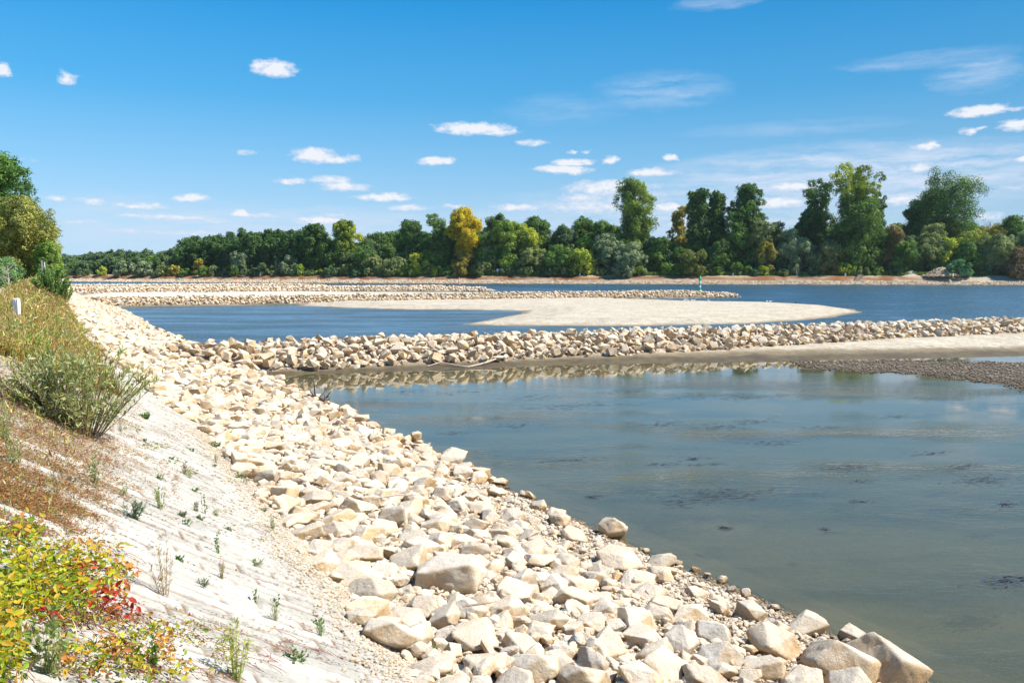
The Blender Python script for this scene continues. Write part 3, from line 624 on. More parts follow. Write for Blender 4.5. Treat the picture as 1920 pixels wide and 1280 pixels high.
def crown_lobes(rg, H, W, kind):
    L_ = []
    if kind == 'dome':
        for i in range(64):
            d = unit(rg.normal(size=3) + np.array([0, 0, .15])); q = rg.uniform(.78, 1.05) if i < 44 else rg.uniform(.2, .6); L_.append((np.array([d[0] * W * .39 * q, d[1] * W * .39 * q, H * .50 + d[2] * H * .41 * q]), rg.uniform(.10, .16) * W))
    elif kind == 'round':
        for i in range(int(rg.integers(15, 22))):
            d = unit(rg.normal(size=3) + np.array([0, 0, .25])); L_.append((np.array([d[0] * W * .33, d[1] * W * .33, H * .50 + d[2] * H * .34]), rg.uniform(.13, .22) * min(W, H * 1.1)))
        for i in range(9):
            a = rg.uniform(0, 6.28); L_.append((np.array([math.cos(a) * W * .34, math.sin(a) * W * .34, H * rg.uniform(.08, .2)]), W * rg.uniform(.11, .17)))
    elif kind == 'tall':
        for i in range(int(rg.integers(26, 34))):
            t = rg.uniform(.12, .93); wd = W * .5 * (.62 + .42 * math.sin(math.pi * min(1, t * 1.02)) ** .8) * rg.uniform(.35, .78); a = rg.uniform(0, 6.28)
            L_.append((np.array([math.cos(a) * wd, math.sin(a) * wd, H * t]), W * rg.uniform(.17, .27)))
    elif kind == 'column':                                # full poplar crown, widest above the middle, ragged top
        for i in range(66):
            t = .08 + .86 * (i + rg.random()) / 66; prof = (.62 + .38 * math.sin(math.pi * min(1, max(0, (t - .15) / .95)))) * (1 if t < .8 else .95 - (t - .8) * 1.6); wd = W * .5 * prof * rg.uniform(.15, .85); a = i * 2.4 + rg.uniform(-.5, .5)
            L_.append((np.array([math.cos(a) * wd, math.sin(a) * wd, H * t]), W * rg.uniform(.13, .23)))
        for i in range(9): a = rg.uniform(0, 6.28); q = rg.uniform(.1, .36) * W; L_.append((np.array([math.cos(a) * q, math.sin(a) * q, H * rg.uniform(.88, .98)]), W * rg.uniform(.08, .13)))
    elif kind == 'vase':                                  # rising limbs that spread to an open, ragged top
        nl = int(rg.integers(6, 9))
        for i in range(nl):
            a = i / nl * 6.28 + rg.uniform(-.4, .4); reach = W * rg.uniform(.18, .42); top = rg.uniform(.78, .97)
            for q in range(6):
                f = (q + 1) / 6; L_.append((np.array([math.cos(a) * reach * f ** 1.3, math.sin(a) * reach * f ** 1.3, H * (.30 + (top - .30) * f)]) + rg.normal(0, W * .02, 3), W * rg.uniform(.12, .19) * (1.15 - .3 * f)))
        for i in range(12):
            a = rg.uniform(0, 6.28); q = rg.uniform(.05, .24) * W; L_.append((np.array([math.cos(a) * q, math.sin(a) * q, H * rg.uniform(.12, .6)]), W * rg.uniform(.14, .23)))
    elif kind == 'broad':
        for i in range(int(rg.integers(24, 32))):
            d = unit(rg.normal(size=3) + np.array([0, 0, .5])); rr = rg.uniform(.7, 1.05); L_.append((np.array([d[0] * W * .36 * rr, d[1] * W * .36 * rr, H * .58 + d[2] * H * .32 * rr]), W * rg.uniform(.13, .21)))
        for i in range(12):
            d = unit(rg.normal(size=3)); L_.append((np.array([d[0] * W * .2, d[1] * W * .2, H * .56 + d[2] * H * .2]), W * rg.uniform(.14, .2)))
        for i in range(8):
            a = rg.uniform(0, 6.28); L_.append((np.array([math.cos(a) * W * .2, math.sin(a) * W * .2, H * rg.uniform(.15, .35)]), W * rg.uniform(.14, .2)))
    return L_
GAIN = 2.3
def tree(x, y, z, H, W, kind, col, col2, label, seed, name='tree', group=None, dens=1.0, leaf=.62, cat='tree', bark=(.16, .13, .10), only=None):
    rg = np.random.default_rng(seed); root = empty(name, (x, y, z)); tag(root, label, cat, group)
    lobes = crown_lobes(rg, H, W, kind)
    if only: lobes = [l for l in lobes if l[0][2] > only * H]
    area = sum(r * r for _, r in lobes) * 12.6; n = int(min(60000, area / (leaf * leaf * .42) * 1.25 * dens))
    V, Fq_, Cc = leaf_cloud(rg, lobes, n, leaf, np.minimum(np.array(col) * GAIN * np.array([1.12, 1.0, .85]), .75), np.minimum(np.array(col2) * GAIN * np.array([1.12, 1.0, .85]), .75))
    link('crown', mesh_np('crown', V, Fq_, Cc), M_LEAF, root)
    mb = MB(); hb = H * .62; wob = rg.normal(0, .012 * H, (6, 2)); wob[0] = 0; zs = np.linspace(-.3, hb, 6); pts = np.column_stack([np.cumsum(wob, 0) * .6, zs])
    tube(mb, pts, np.linspace(.018 * H + .06, .007 * H, 6), 7, bark)
    for l in sorted(lobes, key=lambda q: -q[1])[:7]:
        b = pts[int(rg.integers(1, 5))]; e = l[0]; m_ = (b + e) / 2 + np.array([0, 0, -.03 * H]); tube(mb, [b, m_, e], [.006 * H + .02, .005 * H, .002 * H], 5, bark, False)
    mb.build('trunk', M_BARK, root); return root
DG = ((.024, .056, .014), (.060, .115, .026)); MG = ((.030, .070, .016), (.085, .150, .030)); OL = ((.060, .090, .035), (.135, .165, .070)); GW = ((.065, .100, .060), (.150, .195, .120))
YG = ((.080, .130, .018), (.240, .270, .030)); YE = ((.17, .13, .008), (.36, .25, .010)); YO = ((.10, .105, .018), (.22, .19, .035)); BR = ((.075, .065, .025), (.16, .125, .05)); FG = ((.030, .062, .030), (.070, .115, .048))
TT = ((.045, .090, .018), (.150, .210, .035)); BL = ((.035, .10, .055), (.08, .18, .10)); DK = ((.05, .04, .025), (.12, .09, .055))
def bank_y(px):                                   # depth of the far waterline at a photo column
    a = (px - 960) / F; best = 400
    for i in range(len(FAR) - 1):
        p, q = FAR[i], FAR[i + 1]; den_ = (q[0] - p[0]) - a * (q[1] - p[1])
        if abs(den_) < 1e-9: continue
        t = (a * p[1] - p[0]) / den_
        if -.001 <= t <= 1.001: best = p[1] + t * (q[1] - p[1])
    return best
tn = [500]
def ftree(px, top, wpx, kind, pal, label, off=26, base=None, group=None, dens=1., leaf=None, only=None, name='tree', cat='tree'):
    Y = bank_y(px) + off; X = px_x(px, Y); H = CAM_Z + (511 - top) * Y / F - 3.8; W = wpx * Y / F; tn[0] += 1
    return tree(X, Y, 3.72, H * 1.03, W * 1.12, kind, pal[0], pal[1], label, tn[0], name, group, dens, leaf or (.54 if Y < 420 else .75), cat, only=only)
LMK = [(376, 'the lone yellowish tree'), (452, 'the slim grey-green willow'), (519, 'the white dead trunk'), (592, 'the tall dark poplar'), (650, 'the yellowish-topped poplar'), (716, 'the low dark tree'), (786, 'the small yellow-green bush'), (869, 'the bright yellow tree'), (955, 'the light green maple'), (1048, 'the fresh green willow'), (1097, 'the small yellow-green tree'),
  (1187, 'the ragged tall poplar'), (1271, 'the slim yellow-orange tree'), (1323, 'the twin dark poplars'), (1396, 'the stepped dark poplar'), (1461, 'the dull green round tree'), (1527, 'the open-crowned tree'), (1600, 'the forked tall tree'), (1672, 'the withered brown tree'), (1768, 'the wide round-crowned tree'), (1897, 'the brown willow')]
PN = {}
def near_label(px, what, how=''):
    q, nm_ = min(LMK, key=lambda t: abs(t[0] - px)); d = px - q
    return what + ' ' + how + ('just ' if 5 < abs(d) < 16 else '') + (('left of ' if d < 0 else 'right of ') if abs(d) > 5 else 'level with ') + nm_
# single trees one can point to, left to right
ftree(1187,348,70,'column',(DG[0], TT[1]),'tallest dark poplar with a ragged yellowish top, right of the middle of the far wood',30,dens=1.2,name='poplar')
ftree(1187,400,56,'tall',DG,'dark green poplar filling in below the ragged tall poplar right of the middle',36,name='poplar')
ftree(869,398,66,'broad',YE,'bright yellow autumn tree standing out in the far wood',20,dens=1.3,name='yellow_tree',only=.33)
ftree(1271,392,36,'tall',YO,'slim yellow-orange tree left of the twin dark poplars',34,name='yellow_tree')
ftree(1305,364,44,'column',DG,'left one of the twin dark poplars beside the slim yellow-orange tree',24,dens=1.2,name='poplar')
ftree(1341,368,44,'column',DG,'right one of the twin dark poplars beside the slim yellow-orange tree',27,dens=1.2,name='poplar')
ftree(1396,355,56,'column',DG,'dark poplar with a stepped narrow top between the twin poplars and the open-crowned tree',26,dens=1.2,name='poplar')
ftree(1378,400,46,'tall',MG,'shorter leafy tree leaning on the left of the stepped dark poplar',22)
ftree(1422,420,40,'tall',OL,'olive green shorter tree on the right flank of the stepped dark poplar',20)
ftree(1527,339,66,'vase',DG,'dark open-crowned tree with sky showing through its limbs, left of the forked tall tree',34,dens=.8)
ftree(1510,398,44,'broad',DG,'dark low tree filling the foot of the open-crowned tree',38)
ftree(1600,322,84,'vase',(MG[0], YG[1]),'tallest forked tree with a yellow-green two-pronged top, right part of the far wood',24,dens=1.2)
ftree(1606,384,78,'column',(DG[0], MG[1]),'broad green tree standing against the forked tall tree',20,dens=1.2)
ftree(1640,364,36,'vase',DG,'dark slim tree peeking out right behind the forked tall tree',40)
ftree(1768,334,128,'broad',(DG[0], MG[1]),'wide tall round-crowned tree towering near the right end of the far wood',48,dens=1.2)
ftree(1715,372,60,'broad',DG,'dark tree joined to the left side of the wide round-crowned tree',52)
ftree(1740,414,50,'round',OL,'pale olive willow below the wide round-crowned tree',26,name='willow')
ftree(1672,430,34,'tall',BR,'brownish withered tree right of the green tree under the forked one',19)
ftree(1772,454,38,'tall',YG,'small bright yellow-green tree behind the rock heap',18)
ftree(1740,449,60,'round',OL,'olive bushy tree behind the small gravel heap',20)
ftree(1855,425,60,'broad',YO,'yellowish thin-leaved tree near the right edge of the far wood',34,dens=.6)
ftree(1890,410,60,'broad',MG,'green tree top near the right edge, behind the brown willow',34)
ftree(1912,437,70,'round',GW,'grey-green willow at the right edge above the brown bush',22,name='willow')
ftree(1900,468,86,'round',DK,'dark brown spreading bush overhanging the shore at the right edge',13,name='bush',cat='bush')
ftree(1830,432,70,'round',(OL[0], YG[1]),'rounded yellow-green tree between the wide crowned tree and the right edge',22)
ftree(1860,455,60,'tall',OL,'olive tree left of the brown overhanging bush',17)
ftree(1690,462,40,'tall',MG,'green tree in front of the brownish withered tree',16)
ftree(1815,455,50,'tall',MG,'green leafy tree behind the round blue-green willow bush',17)
ftree(1435,450,34,'round',YO,'low yellow-brown bush tree at the foot of the stepped dark poplar',15,name='bush',cat='bush')
ftree(1480,430,60,'round',GW,'grey-green willow left of the open-crowned tree',22,name='willow')
ftree(1450,415,46,'round',FG,'dull green round tree between the stepped poplar and the open-crowned tree',30)
ftree(1500,447,52,'round',GW,'silvery willow with a pale leaning trunk under the open-crowned tree',16,name='willow')
ftree(1547,452,50,'round',(BR[0], OL[1]),'brownish olive bush tree right of the silvery willow',16,name='bush',cat='bush')
ftree(1560,428,44,'round',FG,'dull green tree between the open-crowned and the forked tree',26)
ftree(1660,440,60,'round',MG,'bright green tree right of the forked tree',24)
ftree(1712,440,50,'round',FG,'dull green round tree left of the pale olive willow',27)
ftree(1222,440,44,'round',FG,'blue-green tree right of the ragged tall poplar',26)
ftree(1250,450,70,'round',MG,'round green tree under the slim yellow-orange tree',18)
ftree(1300,470,60,'round',(BR[0], MG[1]),'brownish green low bush tree under the twin poplars',14,name='bush',cat='bush')
ftree(1350,455,56,'round',DG,'dark round tree at the foot of the right twin poplar',18)
ftree(1180,461,66,'round',GW,'rounded grey-green willow in front of the ragged tall poplar',14,name='willow')
ftree(1137,438,56,'round',GW,'larger grey-green willow left of the ragged tall poplar',20,name='willow')
ftree(1097,443,40,'round',YG,'yellow-green tree left of the larger grey-green willow',24)
ftree(1094,414,58,'broad',MG,'green tree with a rounded top standing behind the yellow-green tree',46)
ftree(1130,412,50,'broad',MG,'green tree just left behind the ragged tall poplar',44)
ftree(1090,468,48,'round',YG,'low bright green bush tree in front of the yellow-green tree',14,name='bush',cat='bush')
ftree(1048,462,52,'round',MG,'round fresh green willow in the middle of the wood edge',15,name='willow')
ftree(1000,468,54,'round',OL,'olive round willow left of the fresh green one',15,name='willow')
ftree(985,422,54,'broad',(MG[0], YG[1]),'yellow-tinged maple crown right of the green maple',22)
ftree(955,428,60,'tall',TT,'light green maple right of the bright yellow tree',20,dens=1.1)
ftree(1004,410,62,'broad',DG,'dark dome-topped tree behind the yellow-tinged maple',46)
ftree(930,406,56,'broad',DG,'dark dome-topped tree just behind the bright yellow tree on its right',46)
ftree(1055,428,50,'broad',FG,'dull green tree between the dark dome and the rounded-top green tree',40)
ftree(916,445,44,'tall',MG,'green tree close against the right side of the bright yellow tree',18)
ftree(872,476,50,'round',(BR[0], YO[1]),'tan and yellow bush at the foot of the bright yellow tree',14,name='bush',cat='bush')
ftree(905,490,36,'round',OL,'low olive bush right of the tan and yellow bush',12,name='bush',cat='bush')
ftree(775,420,62,'broad',DG,'broad dark tree left of the bright yellow tree',28,dens=1.2)
ftree(815,412,52,'tall',(DG[0], MG[1]),'dark tall tree touching the left side of the bright yellow tree',26,dens=1.2)
ftree(828,435,40,'tall',DG,'very dark tree in the gap just left of the bright yellow tree',20)
ftree(786,476,36,'round',YG,'small bright yellow-green bush below the broad dark tree',14,name='bush',cat='bush')
ftree(742,486,54,'round',OL,'olive willow bush left of the small yellow-green bush',15,name='willow')
ftree(700,483,50,'round',OL,'olive willow bush below the low dark wood',15,name='willow')
ftree(716,446,58,'broad',DG,'low dark tree between the yellowish poplar and the broad dark tree',40)
ftree(690,452,46,'broad',FG,'dull green tree right of the yellowish poplar',32)
ftree(650,422,48,'column',(MG[0], YG[1]),'tall poplar with a yellowish top left of the low dark wood',24,dens=1.3,name='poplar')
ftree(636,445,36,'tall',DG,'dark trunk-like tree against the left of the yellowish poplar',20,name='poplar')
ftree(592,428,44,'column',DG,'tall dark poplar at the right end of the even dark poplar wall',22,dens=1.2,name='poplar')
ftree(612,455,30,'tall',MG,'green tree in the gap right of the tall dark poplar',20)
ftree(376,486,20,'round',YO,'small yellowish tree standing alone before the dark poplar wall',14)
ftree(545,484,34,'round',GW,'pale round willow right of the white dead trunk',14,name='willow')
ftree(452,478,28,'tall',GW,'grey-green slim willow in front of the dark poplar wall',15,name='willow')
# dense wood of look-alike dark poplars: counted, but nothing tells one from the next
rw = np.random.default_rng(77)
for row_, (o1, dt) in enumerate(((22, 8), (38, 0), (54, -5))):
    px = 342 + row_ * 9
    while px < 582:
        top = np.interp(px, [342, 365, 400, 440, 470, 520, 565, 590], [462, 455, 454, 450, 440, 438, 440, 448]) + dt + rw.uniform(-5, 4)
        ftree(px, top, rw.uniform(26, 36), 'tall', (DG[0], (.04, .085, .022)), 'dark poplar in the even close-grown poplar wall left of the middle of the far shore', o1 + rw.uniform(-3, 3), group='poplars of the dense dark wall on the far shore', dens=.85, leaf=.85, name='poplar'); px += rw.uniform(16, 24)
for row_, (o1, dt, wd) in enumerate(((24, 12, 34), (60, 0, 40))):
    px = 92 - 40
    while px < 345:
        top = np.interp(px, [40, 110, 180, 220, 265, 300, 340], [486, 487, 482, 477, 476, 475, 470]) + dt + rw.uniform(-3, 3)
        ftree(px, top, rw.uniform(.8, 1.2) * wd, 'broad', FG if row_ else (MG if rw.random() < .3 else FG), 'dull green tree in the low distant wood at the far left bend', o1 + rw.uniform(-4, 4), group='trees of the low distant wood at the bend', dens=.8, leaf=.95); px += rw.uniform(18, 28)
for px, top, wd, pal, lb in [(238,492,40,GW,'grey-green willow in the middle of the distant low wood'),(275,493,36,GW,'pale willow right of the middle of the distant low wood'),(310,495,34,OL,'olive willow near the right end of the distant low wood'),(193,502,18,YG,'small yellow-green tree before the distant low wood'),(130,504,36,FG,'dark low tree where the far wood meets the near bush'),(160,505,30,FG,'dark low tree second from the bush in the distant wood'),(330,500,26,YO,'yellowish bush between the distant low wood and the poplar wall')]:
    ftree(px, top, wd, 'round', pal, lb, 14, dens=.9, leaf=.8, name='willow' if 'willow' in lb else 'tree')
# deeper rows that close the gaps between the single trees
px = 600
while px < 1960:
    top = np.interp(px, [600, 700, 760, 900, 1000, 1060, 1150, 1240, 1300, 1450, 1600, 1750, 1960], [450, 452, 438, 425, 425, 440, 430, 450, 430, 432, 420, 425, 430]) + rw.uniform(-5, 12)
    ftree(px, top, rw.uniform(46, 66), 'broad', (DG, FG, MG)[int(rw.integers(0, 3))], near_label(px, 'green tree of the deeper row, behind and'), 58 + rw.uniform(0, 8), group='deeper row of the far wood', dens=.7, leaf=.8); px += rw.uniform(30, 42)
px = 600
while px < 1990:
    ftree(px, 470 + rw.uniform(-14, 10), rw.uniform(34, 50), 'round', (DG, FG, MG, OL)[int(rw.integers(0, 4))], near_label(px, 'leafy low tree filling the wood edge'), 19 + rw.uniform(-2, 3), group='understorey trees of the far wood edge', dens=.7, leaf=.7); px += rw.uniform(24, 34)
for px, top, wd, kd, pal in [(2010,400,80,'broad',MG),(2090,380,90,'tall',DG),(2170,420,80,'broad',OL),(2260,400,90,'broad',MG),(1965,440,60,'round',OL)]:
    ftree(px, top, wd, kd, pal, 'green tree continuing the far wood past the right edge', 30, group='trees past the right edge', dens=.5, leaf=.9)
px = 350
while px < 1960:                                         # low shrubs along the foot of the wood
    if rw.random() < .85 and not (1690 < px < 1830):
        ftree(px, 511 - rw.uniform(4, 17), rw.uniform(16, 34), 'round', [OL, MG, YG, FG, TT, BR][int(rw.choice(6, p=[.25, .33, .07, .22, .13, .0]))], near_label(px, 'low shrub at the wood foot,'), 11.5 + rw.uniform(0, 2.5), group='low shrubs along the foot of the far wood', dens=.9, leaf=.5, name='shrub', cat='shrub')
    px += rw.uniform(13, 22)
# dead trunk, bare tree, pale leaning trunk
def bare(px, Y, z0, H, seed, label, name='bare_tree', col=(.62, .57, .50), r=.2, limbs=7, spread=.35):
    rg_ = np.random.default_rng(seed); X = px_x(px, Y); root = empty(name, (X, Y, z0)); tag(root, label, 'dead tree'); mb = MB()
    pts = np.column_stack([np.cumsum(rg_.normal(0, .012 * H, 7)), np.cumsum(rg_.normal(0, .01 * H, 7)), np.linspace(-.2, H, 7)]); tube(mb, pts, np.linspace(r, r * .35, 7), 7, col); mb.build('trunk', M_BARK, root)
    if limbs:
        mb = MB()
        for i in range(limbs):
            b = pts[int(rg_.integers(2, 6))]; d = unit(np.array([rg_.normal(), rg_.normal(), 1.1])); l = H * spread * rg_.uniform(.5, 1.1); e = b + d * l; m_ = (b + e) / 2 + rg_.normal(0, .06 * l, 3)
            tube(mb, [b, m_, e], [r * .4, r * .25, r * .1], 5, col)
            for q in range(4):
                f = rg_.uniform(.3, .9); s_ = b + (e - b) * f; d2 = unit(d + rg_.normal(0, .7, 3)); tube(mb, [s_, s_ + d2 * l * .25, s_ + d2 * l * .5 + rg_.normal(0, .04 * l, 3)], [r * .18, r * .1, r * .04], 4, col, False)
        mb.build('branches', M_BARK, root)
    return root
bare(519, bank_y(519) + 16, 3.7, 8.6, 1, 'white dead trunk standing bare in front of the dark poplar wall', 'dead_trunk', (.60, .56, .50), .32, 0)
bare(1851, bank_y(1851) + 40, 3.7, 23, 5, 'leafless grey tree top near the right edge of the far wood', 'bare_tree', (.34, .27, .22), .3, 16, .3)
bare(1493, bank_y(1493) + 11, 3.7, 4.6, 8, 'pale leaning trunk below the silvery willow', 'leaning_trunk', (.55, .52, .48), .3, 0)
# near-left group on the bank
def ntree(px, Y, top, wpx, kind, pal, label, seed, leaf, dens, z0=3.7, name='tree', cat='tree'):
    H = CAM_Z + (511 - top) * Y / F - z0; return tree(px_x(px, Y), Y, z0, H * 1.02, wpx * Y / F * 1.1, kind, pal[0], pal[1], label, seed, name, None, dens, leaf, cat)
ntree(36, 100, 373, 146, 'dome', ((.075, .095, .025), (.19, .20, .065)), 'large rounded olive willow on the near bank at the left edge', 901, .21, .75, name='willow')
ntree(-6, 135, 292, 168, 'dome', ((.020, .055, .012), (.06, .125, .026)), 'tall dark green tree rising behind the olive willow at the left edge', 902, .36, .8)
ntree(-150, 120, 250, 160, 'tall', DG, 'dark tree beyond the left edge of the near bank', 905, .4, .5)
ntree(96, 100, 455, 42, 'tall', ((.05, .10, .02), (.13, .20, .045)), 'slender light green tree on the river side of the olive willow', 903, .18, 1.0)
ntree(10, 74, 487, 62, 'round', ((.045, .095, .040), (.11, .19, .085)), 'fresh green bush beside the track at the left edge', 904, .12, 1.2, name='bush', cat='bush')
ntree(68, 108, 470, 70, 'round', ((.012, .028, .010), (.030, .060, .018)), 'bush under the olive willow, its leaves coloured dark for the shade there', 906, .2, .9, name='bush', cat='bush')  # leaf colours darkened to stand for the shade under the willow
bare(17, 66, 3.7, 2.1, 11, 'small bare pale tree beside the track in front of the fresh green bush', 'bare_sapling', (.50, .44, .38), .05, 7, .5)

# ------------------------------------------------------------------ near bank plants
def hit1(px, py): a = ground_hit(np.array([float(px)]), np.array([float(py)])); return np.array([a[0][0], a[1][0], a[2][0]])
OV = (np.array([[0, 0, 0], [.30, -.26, .06], [.68, -.22, .05], [1, 0, -.05], [.68, .22, .05], [.30, .26, .06], [.5, 0, -.03]]), np.array([[0, 1, 6], [1, 2, 6], [2, 3, 6], [3, 4, 6], [4, 5, 6], [5, 0, 6]]))
NA = (np.array([[0, 0, 0], [.45, -.10, .02], [1, 0, 0], [.45, .10, .02]]), np.array([[0, 1, 2, 3]]))
def leaves(mb, tpl, pos, dirs, nrm, size, cols):
    Xf = unit(dirs); Zf = unit(nrm - (nrm * Xf).sum(1, keepdims=True) * Xf); V, Fq_, Cc = stamp(tpl[0], tpl[1], pos, Xf, np.cross(Zf, Xf), Zf, size, cols); mb.add(V, Fq_, Cc)
def pick(rg_, pal, n, var=.2): p = np.array(pal)[rg_.integers(0, len(pal), n)]; return p * rg_.uniform(1 - var, 1 + var, (n, 1))
def shrub(base, H, spread, nst, nl, tpl, lsize, pal, label, seed, name='shrub', cat='shrub', stem=(.16, .10, .05), droop=.25, up=1., stemr=.006, foot=.15, group=None, bare_to=.12):
    rg_ = np.random.default_rng(seed); root = empty(name, tuple(base)); tag(root, label, cat, group); sm = MB(); lm = MB()
    for i in range(nst):
        a = rg_.uniform(0, 6.28); q = rg_.random() ** .6; tip = np.array([math.cos(a) * spread * q, math.sin(a) * spread * q, H * (1 - .45 * q ** 2) * rg_.uniform(.72, 1.04)])
        b = np.array([math.cos(a), math.sin(a), 0]) * foot * q; b[2] = -.03; m_ = (b + tip) / 2 + np.array([0, 0, H * .12]) + rg_.normal(0, .04 * H, 3); t = np.linspace(0, 1, 7)[:, None]
        pts = (1 - t) ** 2 * b + 2 * t * (1 - t) * m_ + t ** 2 * tip; tube(sm, pts, np.linspace(stemr, stemr * .35, 7), 4, stem, False)
        tt = rg_.uniform(bare_to, 1, nl)[:, None]; p = (1 - tt) ** 2 * b + 2 * tt * (1 - tt) * m_ + tt ** 2 * tip; tg = unit(tip - b)
        d = unit(tg * .9 + rg_.normal(0, .75, (nl, 3))); leaves(lm, tpl, p, d, rg_.normal(0, .5, (nl, 3)) + np.array([.3, 0, 1.]), lsize * rg_.uniform(.6, 1.25, nl), pick(rg_, pal, nl))
    sm.build('stems', M_BARK, root); lm.build('leaves', M_LEAF_NEAR, root); return root
WIL = [(.32, .37, .15), (.40, .43, .21), (.24, .29, .09), (.52, .54, .34), (.42, .38, .12), (.28, .22, .09)]
b = hit1(155, 815); shrub(b, 1.38, 1.2, 88, 52, NA, .11, WIL, 'grey-green willow shrub growing out of the paved slope', 1, stemr=.007, foot=.28)
b = hit1(80, 770); shrub(b, .95, .7, 46, 55, NA, .10, WIL + [(.24, .22, .05)], 'left shoot of the willow growth, thinner than the main willow shrub', 2, stemr=.006, foot=.2)
b = hit1(100, 600); b[:2] = [px_x(97, 48), 48]; b[2] = 3.6; shrub(b, 2.1, 1.15, 60, 80, OV, .13, [(.16, .29, .07), (.22, .36, .10), (.30, .38, .12), (.14, .24, .10)], 'leafy green poplar bush at the crest of the bank near the marker post', 3, name='bush', cat='bush', stemr=.012, foot=.5)
b = np.array([px_x(118, 52), 52, 3.3]); shrub(b, 1.5, .7, 30, 60, OV, .11, [(.20, .30, .08), (.32, .38, .12)], 'smaller green bush on the river side of the poplar bush', 4, name='bush', cat='bush', stemr=.01, foot=.3)
# small plants on and below the paved slope : px, py, height, spread, stems, leaves, size, palette, label
GRN = [(.10, .20, .03), (.14, .26, .04), (.08, .15, .03)]; GRY = [(.14, .20, .11), (.20, .25, .15), (.10, .15, .07)]; DRY = [(.40, .30, .16), (.48, .38, .22), (.30, .20, .09)]; PAL = [(.30, .34, .12), (.22, .28, .08), (.38, .36, .18)]
HERBS = [(250,972,.16,.10,16,12,NA,.05,GRY,'small grey-green herb on the paving above the dry stalks'),(301,955,.26,.07,10,16,NA,.04,PAL,'upright whitish-flowered weed on the paving'),(180,915,.30,.06,9,14,NA,.05,PAL,'thin pale green weed at the edge of the rusty mat'),
 (345,890,.16,.04,8,6,NA,.05,[(.18,.16,.06),(.25,.12,.08)],'small tuft with brown seed heads on the lower paving'),(475,1058,.04,.09,14,10,NA,.04,GRN,'flat green tuft low on the bare paving'),(380,1100,.05,.07,10,10,NA,.04,GRY,'flat grey-green tuft right of the dry stalks'),
 (310,1120,.42,.08,12,12,NA,.035,DRY,'tall straw-coloured dry stalks above the runner vines'),(30,880,.34,.08,10,12,NA,.05,PAL,'tall pale weed at the left edge beside the rusty mat'),(10,830,.40,.08,12,14,NA,.05,PAL,'tall yellow-green weed at the left edge above the rusty mat'),(105,935,.28,.08,10,12,NA,.04,DRY,'dry straw tuft in the rusty mat'),
 (272,785,.10,.14,20,16,OV,.035,GRN,'low green plant at the right foot of the willow shrub'),(405,840,.12,.10,14,12,OV,.035,GRN,'green weeds in the gap between paving and riprap'),(425,815,.10,.08,10,12,OV,.035,GRN,'small green weed just above the gap weeds'),(448,898,.10,.09,12,12,OV,.03,GRN,'green sprout beside the first riprap stones'),
 (763,1152,.07,.06,9,10,OV,.032,GRN,'bright green sprout between gravel and foreground stones'),(810,1235,.10,.10,14,14,OV,.03,GRN,'bright green plant at the foot of the foreground riprap'),(815,1275,.10,.12,12,12,OV,.03,GRN,'green plant at the bottom edge below the riprap'),(735,1123,.05,.05,6,8,OV,.03,GRN,'tiny green sprout under the brown-fronted block'),
 (383,965,.22,.03,3,9,OV,.028,GRN,'thin climbing weed strand on the paving right of the herb'),(410,1040,.26,.03,3,12,OV,.028,GRN,'longest thin green strand hanging over the bare paving'),(350,985,.07,.05,5,8,OV,.025,GRN,'small dark green sprout on the paving below the herb'),(480,1130,.12,.03,3,8,OV,.028,GRN,'short green strand low on the paving beside a crack'),(520,1140,.12,.03,3,8,OV,.028,GRN,'short green strand right of the one beside the crack'),
 (95,1270,.30,.10,10,10,OV,.04,PAL,'yellow-green weed at the bottom left corner'),(440,1275,.34,.09,14,12,NA,.045,[(.40,.42,.06),(.30,.34,.08)],'bright yellow-green feathery weed at the bottom edge'),(290,1262,.22,.05,6,10,OV,.03,GRN,'upright green weed at the bottom edge among the vines'),(555,1240,.10,.10,10,10,OV,.028,GRN,'green sprig at the low end of the paving, bottom edge'),
 (660,640,.1,.05,3,4,OV,.02,GRN,None),(215,640,.7,.3,12,16,NA,.06,PAL,'lone leggy weed on the bank slope above the riprap'),(240,700,.5,.2,10,14,NA,.06,PAL,'leggy weed at the upper edge of the riprap'),(590,1010,.05,.05,5,6,OV,.02,GRN,None)]
hi_ = 50
for (px, py, H, sp_, ns, nl, tp, ls, pal, lb) in HERBS:
    hi_ += 1
    if lb: shrub(hit1(px, py), H * 1.35, sp_ * 1.35, int(ns * 1.4), nl, tp, ls * 1.15, pal, lb, hi_, name='weed', cat='weed', stem=tuple(np.array(pal[0]) * .8), stemr=.0022, foot=sp_ * .3)
BW = [([(.30, .34, .10), (.42, .40, .14), (.20, .27, .07)], 'olive yellow'), ([(.55, .33, .14), (.62, .42, .20), (.42, .22, .10)], 'orange brown'), ([(.24, .36, .06), (.34, .44, .08), (.18, .27, .05)], 'fresh green'), ([(.60, .50, .26), (.50, .42, .20), (.36, .34, .12)], 'straw coloured'), ([(.26, .32, .16), (.34, .38, .22), (.18, .24, .09)], 'grey-green')]
rb_ = np.random.default_rng(61)
for i in range(46):
    U_ = 19.5 + 36 * (i / 46) ** 1.3 + rb_.uniform(-.6, .6); S_ = rb_.uniform(-1.2, 2.0 if U_ > 24 else 1.5) ; x_, y_ = xy(U_, float(v_crest(U_)) + S_)
    if px_x(60, y_) > x_ and S_ < -.4 and U_ < 30: continue
    pl, nm_ = BW[int(rb_.integers(0, 5))]
    shrub(np.array([x_, y_, float(Hb(x_, y_))]), rb_.uniform(.35, .75), rb_.uniform(.3, .55), 26, 34, NA, .075, pl, nm_ + ' bushy weed among the mixed weeds of the bank top', 700 + i, name='bushy_weed', cat='weed', stem=tuple(np.array(pl[0]) * .6), stemr=.004, foot=.12, group=nm_ + ' bushy weeds of the bank top')
